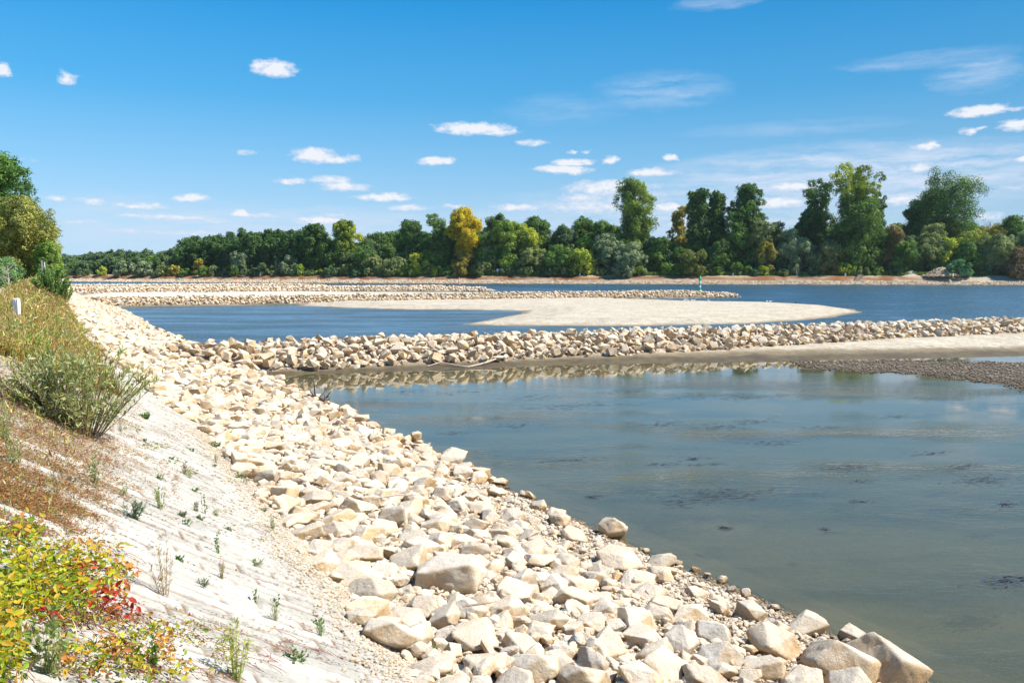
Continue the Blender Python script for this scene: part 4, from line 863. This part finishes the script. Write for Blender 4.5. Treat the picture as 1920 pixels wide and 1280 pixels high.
for i in range(26):
    U_ = rb_.uniform(3.5, 17); S_ = rb_.uniform(.9, 4.3); x_, y_ = xy(U_, float(v_crest(U_)) + S_); low = rb_.random() < .6
    shrub(np.array([x_, y_, float(Hb(x_, y_)) + .01]), rb_.uniform(.03, .07) if low else rb_.uniform(.12, .26), rb_.uniform(.05, .11) if low else .05, 10, 10, OV if low else NA, .03 if low else .04, [GRN, GRY, PAL, DRY][int(rb_.integers(0, 4)) if not low else int(rb_.integers(0, 2))], 'small low green sprig rooted in a joint of the pale paving' if low else 'thin upright little weed rooted in a joint of the pale paving', 800 + i, name='sprig', cat='weed', stem=(.2, .2, .08), stemr=.002, foot=.015, group='low sprigs in the paving joints' if low else 'thin upright weeds in the paving joints')
# weeds and grasses of the bank top (nobody could count them)
def blades(rg_, pos, H, wd, cols, lean=.35):
    n = len(pos); a = rg_.uniform(0, 6.28, n); ln = rg_.normal(0, lean, (n, 2)); side = np.stack([np.cos(a), np.sin(a), 0 * a], 1) * wd[:, None]
    m_ = pos + np.stack([ln[:, 0] * .3 * H, ln[:, 1] * .3 * H, H * .55], 1); t_ = pos + np.stack([ln[:, 0] * H, ln[:, 1] * H, H * (1 - .3 * np.abs(ln[:, 0]))], 1)
    V = np.stack([pos - side * .5, pos + side * .5, m_ + side * .45, m_ - side * .45, t_], 1).reshape(-1, 3); i = np.arange(n)[:, None] * 5
    return V, (i + np.array([[0, 1, 2, 3]])), (i + np.array([[3, 2, 4]])), np.repeat(cols, 5, 0)
rv = np.random.default_rng(12)
def weed_mass(name, label, n, ulo, uhi, slo, shi, hlo, hhi, kind_cols, gate, wd=.010, power=1.0, bits=True):
    kind_cols = list(kind_cols) + [(.17, .10, .05)]
    U = ulo + (uhi - ulo) * rv.random(n) ** power; S = rv.uniform(slo, shi, n); k = gate(U, S); U, S = U[k], S[k]; n = len(U); V_ = v_crest(U) + S; x, y = xy(U, V_); z_ = Hb(x, y)
    ds = np.hypot(x, y); q = fbm(x * 1.3, y * 1.3, s=101); q2 = fbm(x * .45 + 9, y * .45, s=103); q3 = rv.random(n)
    cols = np.zeros((n, 3)); order_ = np.clip((q * .5 + q2 * .5 - .34) / .32 + rv.normal(0, .12, n), 0, .999); kc = np.array(kind_cols); cols = kc[(order_ * len(kc)).astype(int)] * rv.uniform(.9, 1.7, (n, 1))
    hgt = (hlo + (hhi - hlo) * rv.random(n) ** 1.5) * (.6 + .8 * q); wdt = wd * (1 + ds / 16) * rv.uniform(.6, 1.4, n); mbx = MB()
    V, a1, a2, Cc = blades(rv, np.stack([x, y, z_ - .02], 1), hgt, wdt, cols); mbx.V.append(V); mbx.F.setdefault(4, []).append(a1); mbx.F.setdefault(3, []).append(a2); mbx.C.append(Cc); mbx.n += len(V)
    if bits:
        f = rv.uniform(.25, 1.05, n); p = np.stack([x + rv.normal(0, .05, n), y + rv.normal(0, .05, n), z_ + hgt * f], 1)
        leaves(mbx, NA, p, rv.normal(size=(n, 3)) + np.array([0, 0, .6]), rv.normal(size=(n, 3)) + np.array([.2, 0, .8]), .05 * (1 + ds / 22) * rv.uniform(.6, 1.5, n), np.roll(cols, 1, 0) * rv.uniform(.8, 1.3, (n, 1)))
    return tag(mbx.build(name, M_LEAF_NEAR), label, 'weeds', kind='stuff')
YEL = (.36, .29, .07); ORG = (.40, .19, .07); STR = (.50, .40, .20); GR1 = (.13, .20, .04); GR2 = (.22, .28, .06); RUS = (.28, .11, .04); LG = (.30, .36, .06)
def g_top(U, S):
    lim = np.interp(U, [17, 20, 24, 34, 60, 95], [1.2, 1.9, 2.3, 1.9, 1.4, 1.2]) + (fbm(U * .8, S * .8, s=111) - .5) * 1.1; path = (S > -4.7) & (S < -1.2) & (rv.random(len(U)) < .985); pu_, pv_ = uv(px_x(31, 27.0), 27.0); ps_ = pv_ - float(v_crest(pu_)); clr = (np.hypot((U - pu_ + 1.2) / 2.2, (S - ps_ - .05) / .32) < 1); return (S < lim) & ~path & ~clr & (U > 8)
weed_mass('bank_weeds', 'mixed yellow, orange and green weeds covering the bank top and upper slope', 150000, 19, 60, -1.6, 3.2, .10, .48, [GR1, LG, STR, ORG, GR2, YEL, RUS, STR, GR1, ORG, LG, YEL], g_top, .010, 1.25)
weed_mass('tall_stalks', 'tall thin straw and orange stalks standing above the bank weeds', 9000, 19, 60, -1.6, 3.0, .45, .95, [STR, ORG, LG, STR, RUS, YEL], g_top, .0045, 1.2)
weed_mass('far_bank_weeds', 'yellowish weeds of the bank crest farther along', 26000, 50, 130, -1.3, 2.2, .3, .9, [GR1, GR2, STR, YEL, ORG, GR1], g_top, .012)
weed_mass('track_grass', 'orange and yellow dry grass beyond the gravel track', 26000, 40, 120, -16, -4.6, .2, .5, [ORG, YEL, GR2, ORG, STR], lambda U, S: U > 0, .012, bits=False)
# rusty dried mat on the upper paving
n = 130000; PX = rv.uniform(-60, 340, n); PY = 640 + 370 * rv.random(n) ** .8; gx, gy, gz = ground_hit(PX, PY); pu, pv = uv(gx, gy)
msk = fbm(pu * 2.6, pv * 1.1, s=121) * .5 + fbm(pu * 11, pv * 3, s=123) * .5 + .26 * (1 - sst(120, 340, PX + (PY - 800) * .1)) - .09 * sst(900, 1010, PY) + .1 * sst(800, 760, PY); k = msk + rv.normal(0, .05, n) > .655
gx, gy, gz = gx[k], gy[k], gz[k]; n = len(gx); mbx = MB(); c = pick(rv, [(.36, .13, .05), (.42, .19, .08), (.26, .10, .04), (.50, .34, .18), (.36, .20, .07), (.24, .24, .07)], n, .3)
leaves(mbx, NA, np.stack([gx, gy, gz + rv.uniform(.015, .07, n)], 1), rv.normal(size=(n, 3)) * np.array([1, 1, .4]), rv.normal(0, .6, (n, 3)) + np.array([0, 0, 1]), .040 * rv.uniform(.5, 1.5, n), c)
tag(mbx.build('dry_mat', M_LEAF_NEAR), 'rusty brown mat of dried plants on the upper paving', 'weeds', kind='stuff')
weed_mass('dry_stalks', 'thin straw stalks standing in the rusty mat of the upper paving', 5200, 3, 19, -1.5, 2.0, .06, .30, [STR, ORG, YEL, STR, LG], lambda U, S: (fbm(U * 1.5, S * 1.5, s=161) > .5) & (S < 1.9 - .05 * U), .004)
# thin rusty runners in the joints
n = 34000; U = rv.uniform(1, 20, n); row_ = np.floor(U / .23); S = rv.uniform(0, 3.9, n); U = (row_ + rv.normal(0, .045, n)) * .23 - (fbm(row_ * .161, S * .5, s=5) - .5) * .35 - .03 * np.sin(S * 3); k = (fbm(U * 1.6, S * 1.3, s=131) + .08 * (2.2 - S) / 2.2 + rv.normal(0, .03, n) > .535); U, S = U[k], S[k]; n = len(U); V_ = v_crest(U) + S; x, y = xy(U, V_)
mbx = MB(); nd_ = np.stack([np.full(n, .855), np.full(n, .519), np.full(n, -.6)], 1) + rv.normal(0, .35, (n, 3)); leaves(mbx, NA, np.stack([x, y, Hb(x, y) + .03], 1), nd_, rv.normal(0, .5, (n, 3)) + np.array([0, 0, 1]), .028 * rv.uniform(.5, 1.5, n), pick(rv, [(.26, .13, .07), (.36, .24, .13), (.20, .08, .04), (.20, .20, .07), (.16, .10, .07)], n))
tag(mbx.build('joint_growth', M_LEAF_NEAR), 'thin dry growth following the joints of the paving', 'weeds', kind='stuff')
# ------------------------------------------------------------------ creepers in the lower left corner
VY = [(.52, .44, .02), (.44, .46, .03), (.24, .34, .03), (.62, .36, .03), (.22, .34, .03), (.50, .42, .03)]; VR = [(.50, .045, .02), (.42, .03, .02), (.62, .14, .04), (.55, .20, .05)]; VO = [(.60, .30, .05), (.55, .20, .06), (.50, .40, .04), (.30, .34, .05)]
def vine(name, label, spots, n, size, pal, lift, seed, nst=40, stemc=(.22, .06, .05)):
    """spots: (px, py, rx, ry) blobs in which the leaves of one creeper grow, on the ground seen there"""
    rg_ = np.random.default_rng(seed); sp = np.array(spots, float); wgt = sp[:, 2] * sp[:, 3]; k = rg_.choice(len(sp), n, p=wgt / wgt.sum()); a = rg_.uniform(0, 6.28, n); q = rg_.random(n) ** .5
    PX = sp[k, 0] + np.cos(a) * q * sp[k, 2]; PY = sp[k, 1] + np.sin(a) * q * sp[k, 3]; gx, gy, gz = ground_hit(PX, PY + lift * 140)
    P = np.stack([gx, gy, gz + .02 + lift * rg_.random(n) ** .8], 1); c0 = P.mean(0); c0[2] = P[:, 2].min(); root = empty(name, tuple(c0)); tag(root, label, 'creeper'); lm = MB()
    hue = _h(np.floor(P[:, 0] * 7).astype(np.int64), np.floor(P[:, 1] * 7).astype(np.int64), k * 0, seed); pal = np.array(pal); ci = np.clip((hue * len(pal) + rg_.normal(0, .9, n)), 0, len(pal) - .01).astype(int); cols = pal[ci] * rg_.uniform(.65, 1.15, (n, 1))
    curl = OV[0] * np.array([.85, .8, 1]) + np.array([[0, 0, 0], [0, .08, .10], [0, .06, .04], [0, 0, -.28], [0, -.06, .04], [0, -.08, .10], [0, 0, -.02]])
    half = rg_.random(n) < .5; leaves(lm, (curl, OV[1]), (P - c0)[half] * 1.0, rg_.normal(size=(half.sum(), 3)) * np.array([1, 1, .7]), rg_.normal(0, .8, (half.sum(), 3)) + np.array([.25, -.45, .8]), size * rg_.uniform(.4, 1.1, half.sum()), cols[half] * .9); P0_ = P; P = P[~half]; cols = cols[~half]; nfull = n; n = len(P)
    leaves(lm, OV, P - c0, rg_.normal(size=(n, 3)) * np.array([1, 1, .45]) + np.array([.2, -.3, -.3]), rg_.normal(0, .62, (n, 3)) + np.array([.25, -.45, .9]), size * rg_.uniform(.5, 1.3, n), cols); lm.build('leaves', M_LEAF_NEAR, root); P = P0_; n = nfull
    sm = MB()
    for i in range(nst):
        j = rg_.integers(0, n); p = P[j] - c0; d = unit(np.array([.855, .519, -.55]) + rg_.normal(0, .8, 3)); l = rg_.uniform(.08, .28); t = np.linspace(0, 1, 6)[:, None]; pts = p + d * l * t + np.cumsum(rg_.normal(0, .014, (6, 3)), 0); wx = pts + c0; pts[:, 2] = np.maximum(Hb(wx[:, 0], wx[:, 1]) + .03 + lift * .4 * np.sin(t[:, 0] * 3.1), pts[:, 2] * .3 - 9) - c0[2]
        tube(sm, pts, .0018, 4, stemc, False)
    sm.build('stems', M_BARK, root); return root
vine('creeper', 'dense yellow-green creeper covering the lower left corner', [(60,1075,95,55),(150,1070,80,40),(30,1140,50,50),(110,1125,80,28),(10,1235,45,50),(45,1010,40,25)], 2300, .054, VY, .20, 31, 60)
vine('creeper', 'bright red leafy sprig in the middle of the corner creeper', [(185,1105,34,30),(218,1132,24,22),(150,1075,26,18),(120,1110,24,14),(255,1150,20,14),(190,1150,34,14),(90,1150,20,12)], 210, .062, VR, .17, 32, 14)
vine('creeper', 'orange and yellow creeper shoots fringing the top of the corner patch', [(170,1025,70,16),(230,1065,30,20),(60,985,30,16),(225,1095,26,20)], 380, .052, VO, .10, 33, 20)
vine('creeper', 'dark red undergrowth of creeper below the red sprig', [(170,1150,60,26),(130,1170,40,18),(230,1160,40,20)], 420, .034, [(.16, .03, .02), (.30, .06, .03), (.22, .10, .05), (.32, .34, .05)], .07, 34, 40)
vine('creeper', 'mixed yellow and orange creeper along the bottom edge', [(190,1235,90,40),(260,1200,70,30),(330,1180,60,26),(300,1250,60,30)], 900, .046, VO + VY + [(.3, .1, .04)], .12, 35, 50)
vine('creeper', 'thinner yellow-green runners spreading right along the bottom', [(370,1190,60,24),(430,1215,60,22),(390,1250,50,20)], 300, .03, VY + [(.30, .10, .05)], .05, 36, 40)
vine('creeper', 'thin reddish runner trailing right across the low paving', [(500,1180,90,6),(560,1215,80,14),(480,1235,60,16)], 110, .022, VO + [(.35, .12, .06)], .02, 37, 46)
vine('creeper', 'narrow green runner following a joint below the willow shrub', [(250,800,20,6),(290,835,28,7),(330,862,22,6),(360,885,18,5)], 380, .042, [(.24, .30, .04), (.36, .36, .05), (.20, .22, .05)], .03, 38, 14)
vine('creeper', 'yellowish runner along a joint in the middle of the paving', [(420,960,26,4),(455,985,22,4),(500,1010,20,3)], 110, .03, [(.30, .32, .05), (.40, .26, .06)], .02, 39, 8)
# ------------------------------------------------------------------ small built and drifting things
# marker post
p = np.array([px_x(31, 27.0), 27.0]); zb = float(Hb(p[0], p[1])); mb = MB(); box(mb, (-.085, -.085, -.2), (.085, .085, .66), (.80, .80, .80), .96); box(mb, (-.08, -.08, .66), (.08, .08, .70), (.78, .78, .78), .75)
o = mb.build('marker_post', M_PAINT, None, (p[0], p[1], zb + .02)); tag(o, 'white square marker post in the weeds beside the track', 'post')
for i, (px, lb) in enumerate(((82, 'left one of two grey posts standing behind the bush on the crest'), (87, 'right, paler one of two grey posts behind the bush on the crest'))):
    Y = 60 + i * .5; mb = MB(); tube(mb, [(0, 0, -.3), (0, 0, 1.9), (0, 0, 3.1 - .1 * i)], .05, 8, (.55, .55, .57) if i else (.30, .29, .30)); box(mb, (-.07, -.03, 1.6), (.07, .03, 2.7), (.62, .62, .64) if i else (.25, .24, .25))
    tag(mb.build('gauge_post', M_PAINT, None, (px_x(px, Y), Y, 3.0)), lb, 'post')
# buoys
def buoy(x, y, s, col, label, bands=True):
    root = empty('river_buoy', (x, y, 0)); tag(root, label, 'buoy'); root.scale = (s, s, s); W_ = (.8, .8, .8); mb = MB()
    lathe(mb, [(0, -.3), (.85, -.25), (.98, 0), (.95, .22), (.62, .50), (.40, .85), (.24, 1.15)], 20, col); mb.build('float', M_PAINT, root, None, True)
    mb = MB()
    for a, b, c in ((1.15, 1.55, col), (1.55, 2.05, W_), (2.05, 2.45, col), (2.45, 2.95, W_), (2.95, 3.35, col)): lathe(mb, [(.24 - (a - 1.15) * .02, a), (.24 - (b - 1.15) * .02, b)], 12, c)
    mb.build('tower', M_PAINT, root)
    mb = MB(); lathe(mb, [(.34, 3.35), (.34, 3.42), (.05, 4.05), (0, 4.1)], 14, col)
    for k in range(4): a = k * 1.57; tube(mb, [(.3 * math.cos(a), .3 * math.sin(a), 3.0), (.32 * math.cos(a), .32 * math.sin(a), 3.4)], .03, 5, col)
    mb.build('topmark', M_PAINT, root); return root
buoy(*at(1312, 552.5), 1.07, (.01, .42, .17), 'green and white banded river buoy behind the tip of the second groyne')
buoy(px_x(338, 270), 270, .8, (.01, .42, .22), 'tiny distant green buoy beyond the stones at the left')
buoy(px_x(861, 333), 333, .75, (.75, .10, .07), 'small red buoy near the far shore below the bright yellow tree')
buoy(px_x(446, 350), 350, .6, (.75, .10, .07), 'tiny red buoy before the dark poplar wall on the far shore')
# signs and stones of the far bank
for px, lb in ((933, 'left one of two white river signs on poles at the far wood edge'), (942, 'right one of two white river signs on poles at the far wood edge')):
    Y = bank_y(px) + 12; root = empty('river_sign', (px_x(px, Y), Y, 3.7)); tag(root, lb, 'sign'); mb = MB(); tube(mb, [(0, 0, -.2), (0, 0, 2.6)], .07, 6, (.5, .5, .5)); mb.build('pole', M_PAINT, root); mb = MB(); box(mb, (-.45, -.12, 1.5), (.45, -.07, 2.7), (.75, .77, .8)); mb.build('board', M_PAINT, root)
for px, lb in ((1583, 'white kilometre stone on the far embankment below the forked tall tree'), (1373, 'white kilometre stone on the far embankment below the stepped poplar'), (1087, 'small white stone on the far bank path left of the grey-green willow'), (490, 'small white stone on the far bank before the poplar wall')):
    Y = bank_y(px) + 10.5; mb = MB(); box(mb, (-.28, -.28, -.2), (.28, .28, 1.0), (.8, .8, .78), .85); tag(mb.build('kilometre_stone', M_PAINT, None, (px_x(px, Y), Y, 3.6)), lb, 'marker stone')
# heaps on the far bank
def heap(px, top, wpx, off, label, name, rocks, col, seed):
    Y = bank_y(px) + off; X = px_x(px, Y); zb = 3.5; H = max(1.2, CAM_Z + (509.5 - top) * Y / F - zb); W = wpx * Y / F / 2; rr = np.linspace(0, 1, 12); th = np.linspace(0, 2 * math.pi, 33)[:-1]; rg_ = np.random.default_rng(seed)
    Rr, Th = np.meshgrid(rr, th, indexing='ij'); x = Rr * W * np.cos(Th); y = Rr * W * .7 * np.sin(Th); z = H * (np.cos(Rr * math.pi) * .5 + .5) ** .8 * (1 + .25 * (fbm(x * .5 + seed, y * .5, s=seed) - .5)) - .15
    if rocks:
        n = rocks; a = rg_.uniform(0, 6.28, n); q = rg_.random(n) ** .6 * 1.05; zz_ = H * (np.cos(np.minimum(q, 1) * math.pi) * .5 + .5) ** .8; mb = MB(); stone_field(np.stack([X + q * W * np.cos(a), Y + q * W * .7 * np.sin(a), zb + zz_], 1), rg_.uniform(.25, .6, n), rg_, mb, 0, rg_.uniform(.2, .8, n), .8)
        return tag(mb.build(name, M_STONE), label, 'stone heap', kind='stuff')
    i = np.arange(11)[:, None] * 32; j = np.arange(32)[None]; Fq_ = np.stack([i + j, i + 32 + j, i + 32 + (j + 1) % 32, i + (j + 1) % 32], -1).reshape(-1, 4)
    V = np.stack([x.ravel(), y.ravel(), z.ravel()], 1); me = mesh_np(name, V, Fq_, np.tile(col, (len(V), 1)), True); return tag(link(name, me, M_STONE, None, (X, Y, zb)), label, 'gravel heap', kind='stuff')
heap(1706, 508, 46, 13, 'smooth low heap of pale gravel on the far bank left of the rock heap', 'gravel_heap', 0, (.36, .32, .25), 41)
heap(1762, 503, 66, 9, 'heap of dumped rock on the far bank beside the round willow bush', 'rock_heap', 900, None, 42)
ftree(1796, 489, 46, 'round', BL, 'round blue-green willow bush on the far bank beside the rock heap', 7, dens=1.5, leaf=.4, name='willow_bush', cat='bush')
# green grass fringe behind the far path
n = 46000; T = rg.uniform(cum_[1], cum_[6], n); xx = np.interp(T, cum_, FAR[:, 0]); yy = np.interp(T, cum_, FAR[:, 1]) + rg.uniform(12.0, 16, n); k = (vnoise(xx * .03, xx * 0, s=7) + .5 * (xx > 50) + rg.normal(0, .1, n)) > .5; xx, yy = xx[k], yy[k]; n = len(xx)
mbx = MB(); V, a1, a2, Cc = blades(rv, np.stack([xx, yy, np.full(n, 3.65)], 1), rg.uniform(.5, 1.9, n), rg.uniform(.2, .5, n), pick(rv, [(.20, .28, .05), (.14, .22, .04), (.30, .32, .08), (.10, .17, .03)], n)); mbx.V.append(V); mbx.F.setdefault(4, []).append(a1); mbx.F.setdefault(3, []).append(a2); mbx.C.append(Cc); mbx.n += len(V)
tag(mbx.build('tall_grass', M_LEAF), 'bright green tall grass between the far path and the wood', 'grass', kind='stuff')
# stone stairs down the far embankment
a0 = bank_y(1615); mb = MB(); X0, Y0 = px_x(1612, a0), a0
for i in range(9): f = i / 8; xx_ = X0 + 4 * f; yy_ = float(np.interp(xx_, FAR[::-1][:, 0], FAR[::-1][:, 1])) + 4.2 + 6.2 * f; box(mb, (xx_ - 1.1, yy_ - .45, .8 + 2.4 * f), (xx_ + 1.1, yy_ + .45, 1.45 + 2.45 * f), (.50, .43, .32))
tag(mb.build('stone_stairs', M_STONE), 'pale stone stairs slanting up the rusty far embankment', 'stairs')
# driftwood
def drift(pts, rads, col, label, seed, twigs=0, name='driftwood'):
    rg_ = np.random.default_rng(seed); mb = MB(); pts = np.array(pts, float); t = np.linspace(0, 1, len(pts)); tt = np.linspace(0, 1, 22); P = np.stack([np.interp(tt, t, pts[:, q]) for q in range(3)], 1); P[1:-1] += rg_.normal(0, .25 * max(rads), (20, 3)) * .5
    o_ = P[0].copy(); P -= o_; tube(mb, P, np.interp(tt, np.linspace(0, 1, len(rads)), rads), 8, col)
    for i in range(twigs):
        b = P[int(rg_.integers(3, 19))]; d = unit(rg_.normal(size=3) * np.array([1, 1, .5]) + np.array([0, 0, .7])); l = rg_.uniform(3, 9) * max(rads); tube(mb, [b, b + d * l * .5 + rg_.normal(0, .02, 3), b + d * l], [max(rads) * .4, max(rads) * .25, max(rads) * .1], 5, col)
    return tag(mb.build(name, M_WOOD, None, tuple(o_), True), label, 'driftwood')
A0 = at(802, 690.5); A1 = at(850, 689); A2 = at(875, 690.5); A3 = at(948, 681); zz1 = .06
def dz(p, e=.05): return (p[0], p[1], float(max(height(np.array([p[0]]), np.array([p[1]]))[0], 0)) + e)
drift([dz(A0), dz(at(826, 687.5), .12), dz(A1, .09), dz(A2), dz(at(905, 687), .1), dz(A3, .22)], [.015, .035, .045, .04, .045, .05, .055], (.55, .47, .37), 'long pale driftwood branch on the mud in front of the nearest groyne', 1, 2)
B0 = at(890, 559.5); B1 = at(972, 559); drift([dz(B0, .2), dz(at(930, 558), .3), dz(B1, .15)], [.10, .18, .16, .08], (.22, .13, .09), 'dark brown log at the foot of the second groyne', 2, 1, 'log')
drift([dz(at(880, 560), .2), dz(at(889, 560), .2)], [.28, .3], (.25, .17, .12), 'short dark stump left of the brown log', 3, 0, 'stump')
C0 = ground_hit(np.array([578., 600., 624.]), np.array([752., 757., 768.])); drift([(C0[0][i], C0[1][i], .25 - .06 * i) for i in range(3)], [.05, .10, .07], (.12, .08, .06), 'dark twiggy driftwood lying at the waterline beyond the riprap', 4, 12)
D0 = hit1(700, 977); D1 = hit1(782, 970); drift([tuple(D0 + [0, 0, .42]), tuple((D0 + D1) / 2 + [0, 0, .47]), tuple(D1 + [0, 0, .44])], [.012, .022, .016, .006], (.42, .34, .28), 'thin weathered stick lying on the foreground riprap', 5, 1, 'stick')
D0 = hit1(868, 1196); D1 = hit1(925, 1190); drift([tuple(D0 + [0, 0, .40]), tuple(D1 + [0, 0, .42])], [.008, .016, .006], (.30, .20, .12), 'short brown stick lying between stones near the bottom edge', 6, 0, 'stick')
# birds
def bird(x, y, z, s, a, body, head, label, name='gull', group=None):
    mb = MB(); n = 9; t = np.linspace(0, 1, n); rad = np.array([.01, .05, .09, .11, .115, .10, .075, .04, .012]); P = np.stack([t * .52 - .26, 0 * t, .16 + .05 * t], 1)
    tube(mb, P, rad, 8, body); tube(mb, [(.18, 0, .20), (.24, 0, .29), (.27, 0, .34)], [.06, .04, .045], 7, head); lathe(mb, [(0, -.05), (.045, -.02), (.05, .01), (.035, .04), (0, .055)], 8, head, (.285, 0, .35)); tube(mb, [(.32, 0, .35), (.40, 0, .335)], [.018, .006], 5, (.6, .35, .05))
    for s_ in (-1, 1): tube(mb, [(.0, s_ * .045, .12), (.01, s_ * .045, -.02)], .010, 4, (.5, .3, .05)); tube(mb, [(.16, s_ * .085, .20), (-.05, s_ * .10, .21), (-.32, s_ * .03, .18)], [.03, .05, .012], 6, tuple(np.array(body) * .75))
    o = mb.build(name, M_PAINT, None, (x, y, z), True); o.scale = (s,) * 3; o.rotation_euler = (0, 0, a); return tag(o, label, 'bird', group)
GW_ = (.78, .78, .78)
for i, (px, py) in enumerate(((1284, 564.5), (1290, 563.8), (1297, 563.8), (1301, 564.2), (1329, 564.6), (1438, 567.5), (1444, 567.5))):
    x, y = at(px, py + 1.2); z_ = float(height(np.array([x]), np.array([y]))[0]); bird(x, y, max(z_, 0) + .02, 1.0, i * 2.1, GW_, (.8, .8, .8), ['white gull, leftmost of the row on the upper edge of the gravel bar', 'white gull second from the left on the upper edge of the gravel bar', 'white gull in the middle of the left row on the gravel bar edge', 'white gull fourth from the left on the gravel bar edge', 'white gull standing alone right of the row on the gravel bar edge', 'pale gull left of the dark ducks on the gravel bar edge', 'pale gull next to the dark ducks on the gravel bar edge'][i])
for i, (px, py, lb) in enumerate(((1465, 567.8, 'dark duck on the upper edge of the gravel bar, nearer the gulls'), (1492, 568.5, 'dark duck farther right on the upper edge of the gravel bar'))):
    x, y = at(px, py + 1); bird(x, y, max(float(height(np.array([x]), np.array([y]))[0]), 0) + .02, 1.1, 1 + i, (.05, .04, .04), (.04, .04, .04), lb, 'duck')
for px, Y, lb in ((898, 219, 'black cormorant perched on the tip of the third groyne'), (839, 216, 'black cormorant perched on the third groyne left of its tip')):
    bird(px_x(px, Y), Y, 1.15, 1.6, .5, (.02, .02, .02), (.02, .02, .02), lb, 'cormorant')
# water weed strands at the surface of the backwater
WEED = [(1580,875,60,6),(1350,928,95,9),(1270,945,30,5),(1350,800,50,4),(1450,830,60,4),(1250,795,55,5),(1300,860,22,3),(1420,790,40,4),(1840,900,60,7),(1810,875,40,4),(1885,945,30,5),(1895,1088,60,9),(1620,902,28,3),(1070,862,60,2.5),(1050,762,60,5),(1130,758,50,4),(1000,745,60,4),(870,735,50,3),(760,735,50,3),(700,752,50,3),(960,798,40,3),(850,812,30,2.5),(1300,745,70,4),(1400,745,60,4),(1180,735,50,3),(1240,727,60,3),(1110,932,18,3),(1360,990,14,3),(1545,992,10,3),(1450,742,80,3),(1555,800,50,3),(1680,780,50,3),(1740,850,40,3),(1615,940,30,2.5),(1250,870,30,2.5),(1330,870,50,2)]
mb = MB(); rs = np.random.default_rng(55)
for (px, py, rx, ry) in WEED:
    n = int(18 + rx * ry * .42); PX = px + rs.normal(0, .5, n) * rx; PY = py + rs.normal(0, .75, n) * ry + (PX - px) * -.04; x, y = at(PX, PY); a = rs.normal(.15, .35, n); l = rs.uniform(.08, .34, n); wv = rs.uniform(.004, .011, n) * (1 + np.hypot(x, y) / 30)
    leaves(mb, (np.array([[-.5, -.5, 0], [0, -.6, .0], [.5, 0, 0], [0, .4, 0]]), np.array([[0, 1, 2, 3]])), np.stack([x, y, np.where(rs.random(n) < .5, -.006, .003)], 1), np.stack([np.cos(a), np.sin(a), 0 * a], 1), np.tile([0, 0, 1.], (n, 1)), np.stack([l, wv * 2.2, wv], 1), pick(rs, [(.03, .055, .10), (.035, .05, .08), (.05, .055, .06)], n))
tag(mb.build('water_weed', M_WOOD), 'dark strands of water weed floating at the surface of the near pool', 'water weed', kind='stuff')
# submerged and half-bare stones near the mud spit
n = 5200; PX = rs.uniform(1480, 2000, n); PY = rs.uniform(676, 735, n); x, y = at(PX, PY); hs_ = height(x, y); k = (hs_ > -.03) & (sdist(x, y, SPIT) > -1.5); x, y, hs_ = x[k], y[k], hs_[k]; n = len(x); r = rs.uniform(.03, .09, n); c = np.tile([.15, .11, .07], (n, 1)) * rs.uniform(.5, 1.6, (n, 1))
Xf, Yf, Zf = rot_frames(n, rs, .3); V, Fq_, Cc = stamp(PEB[0] * np.array([1, .8, .55]), PEB[1], np.stack([x, y, hs_ + r * .2], 1), Xf, Yf, Zf, r, c); tag(link('spit_pebbles', mesh_np('spit_pebbles', V, Fq_, Cc), M_STONE), 'brown cobbles covering the muddy spit at the right edge', 'pebbles', kind='stuff')

# ------------------------------------------------------------------ air
def haze():
    m, t, o = new_mat('haze_air'); v_ = t.nodes.new('ShaderNodeVolumePrincipled'); v_.inputs['Color'].default_value = (.80, .90, 1.0, 1); v_.inputs['Density'].default_value = .00005; v_.inputs['Anisotropy'].default_value = .2
    t.links.new(v_.outputs[0], o.inputs['Volume']); mb = MB(); box(mb, (-9100, -9100, -2.2), (9100, 9100, 75)); tag(mb.build('haze', m), 'thin summer haze over the river', 'haze', kind='stuff')
haze()
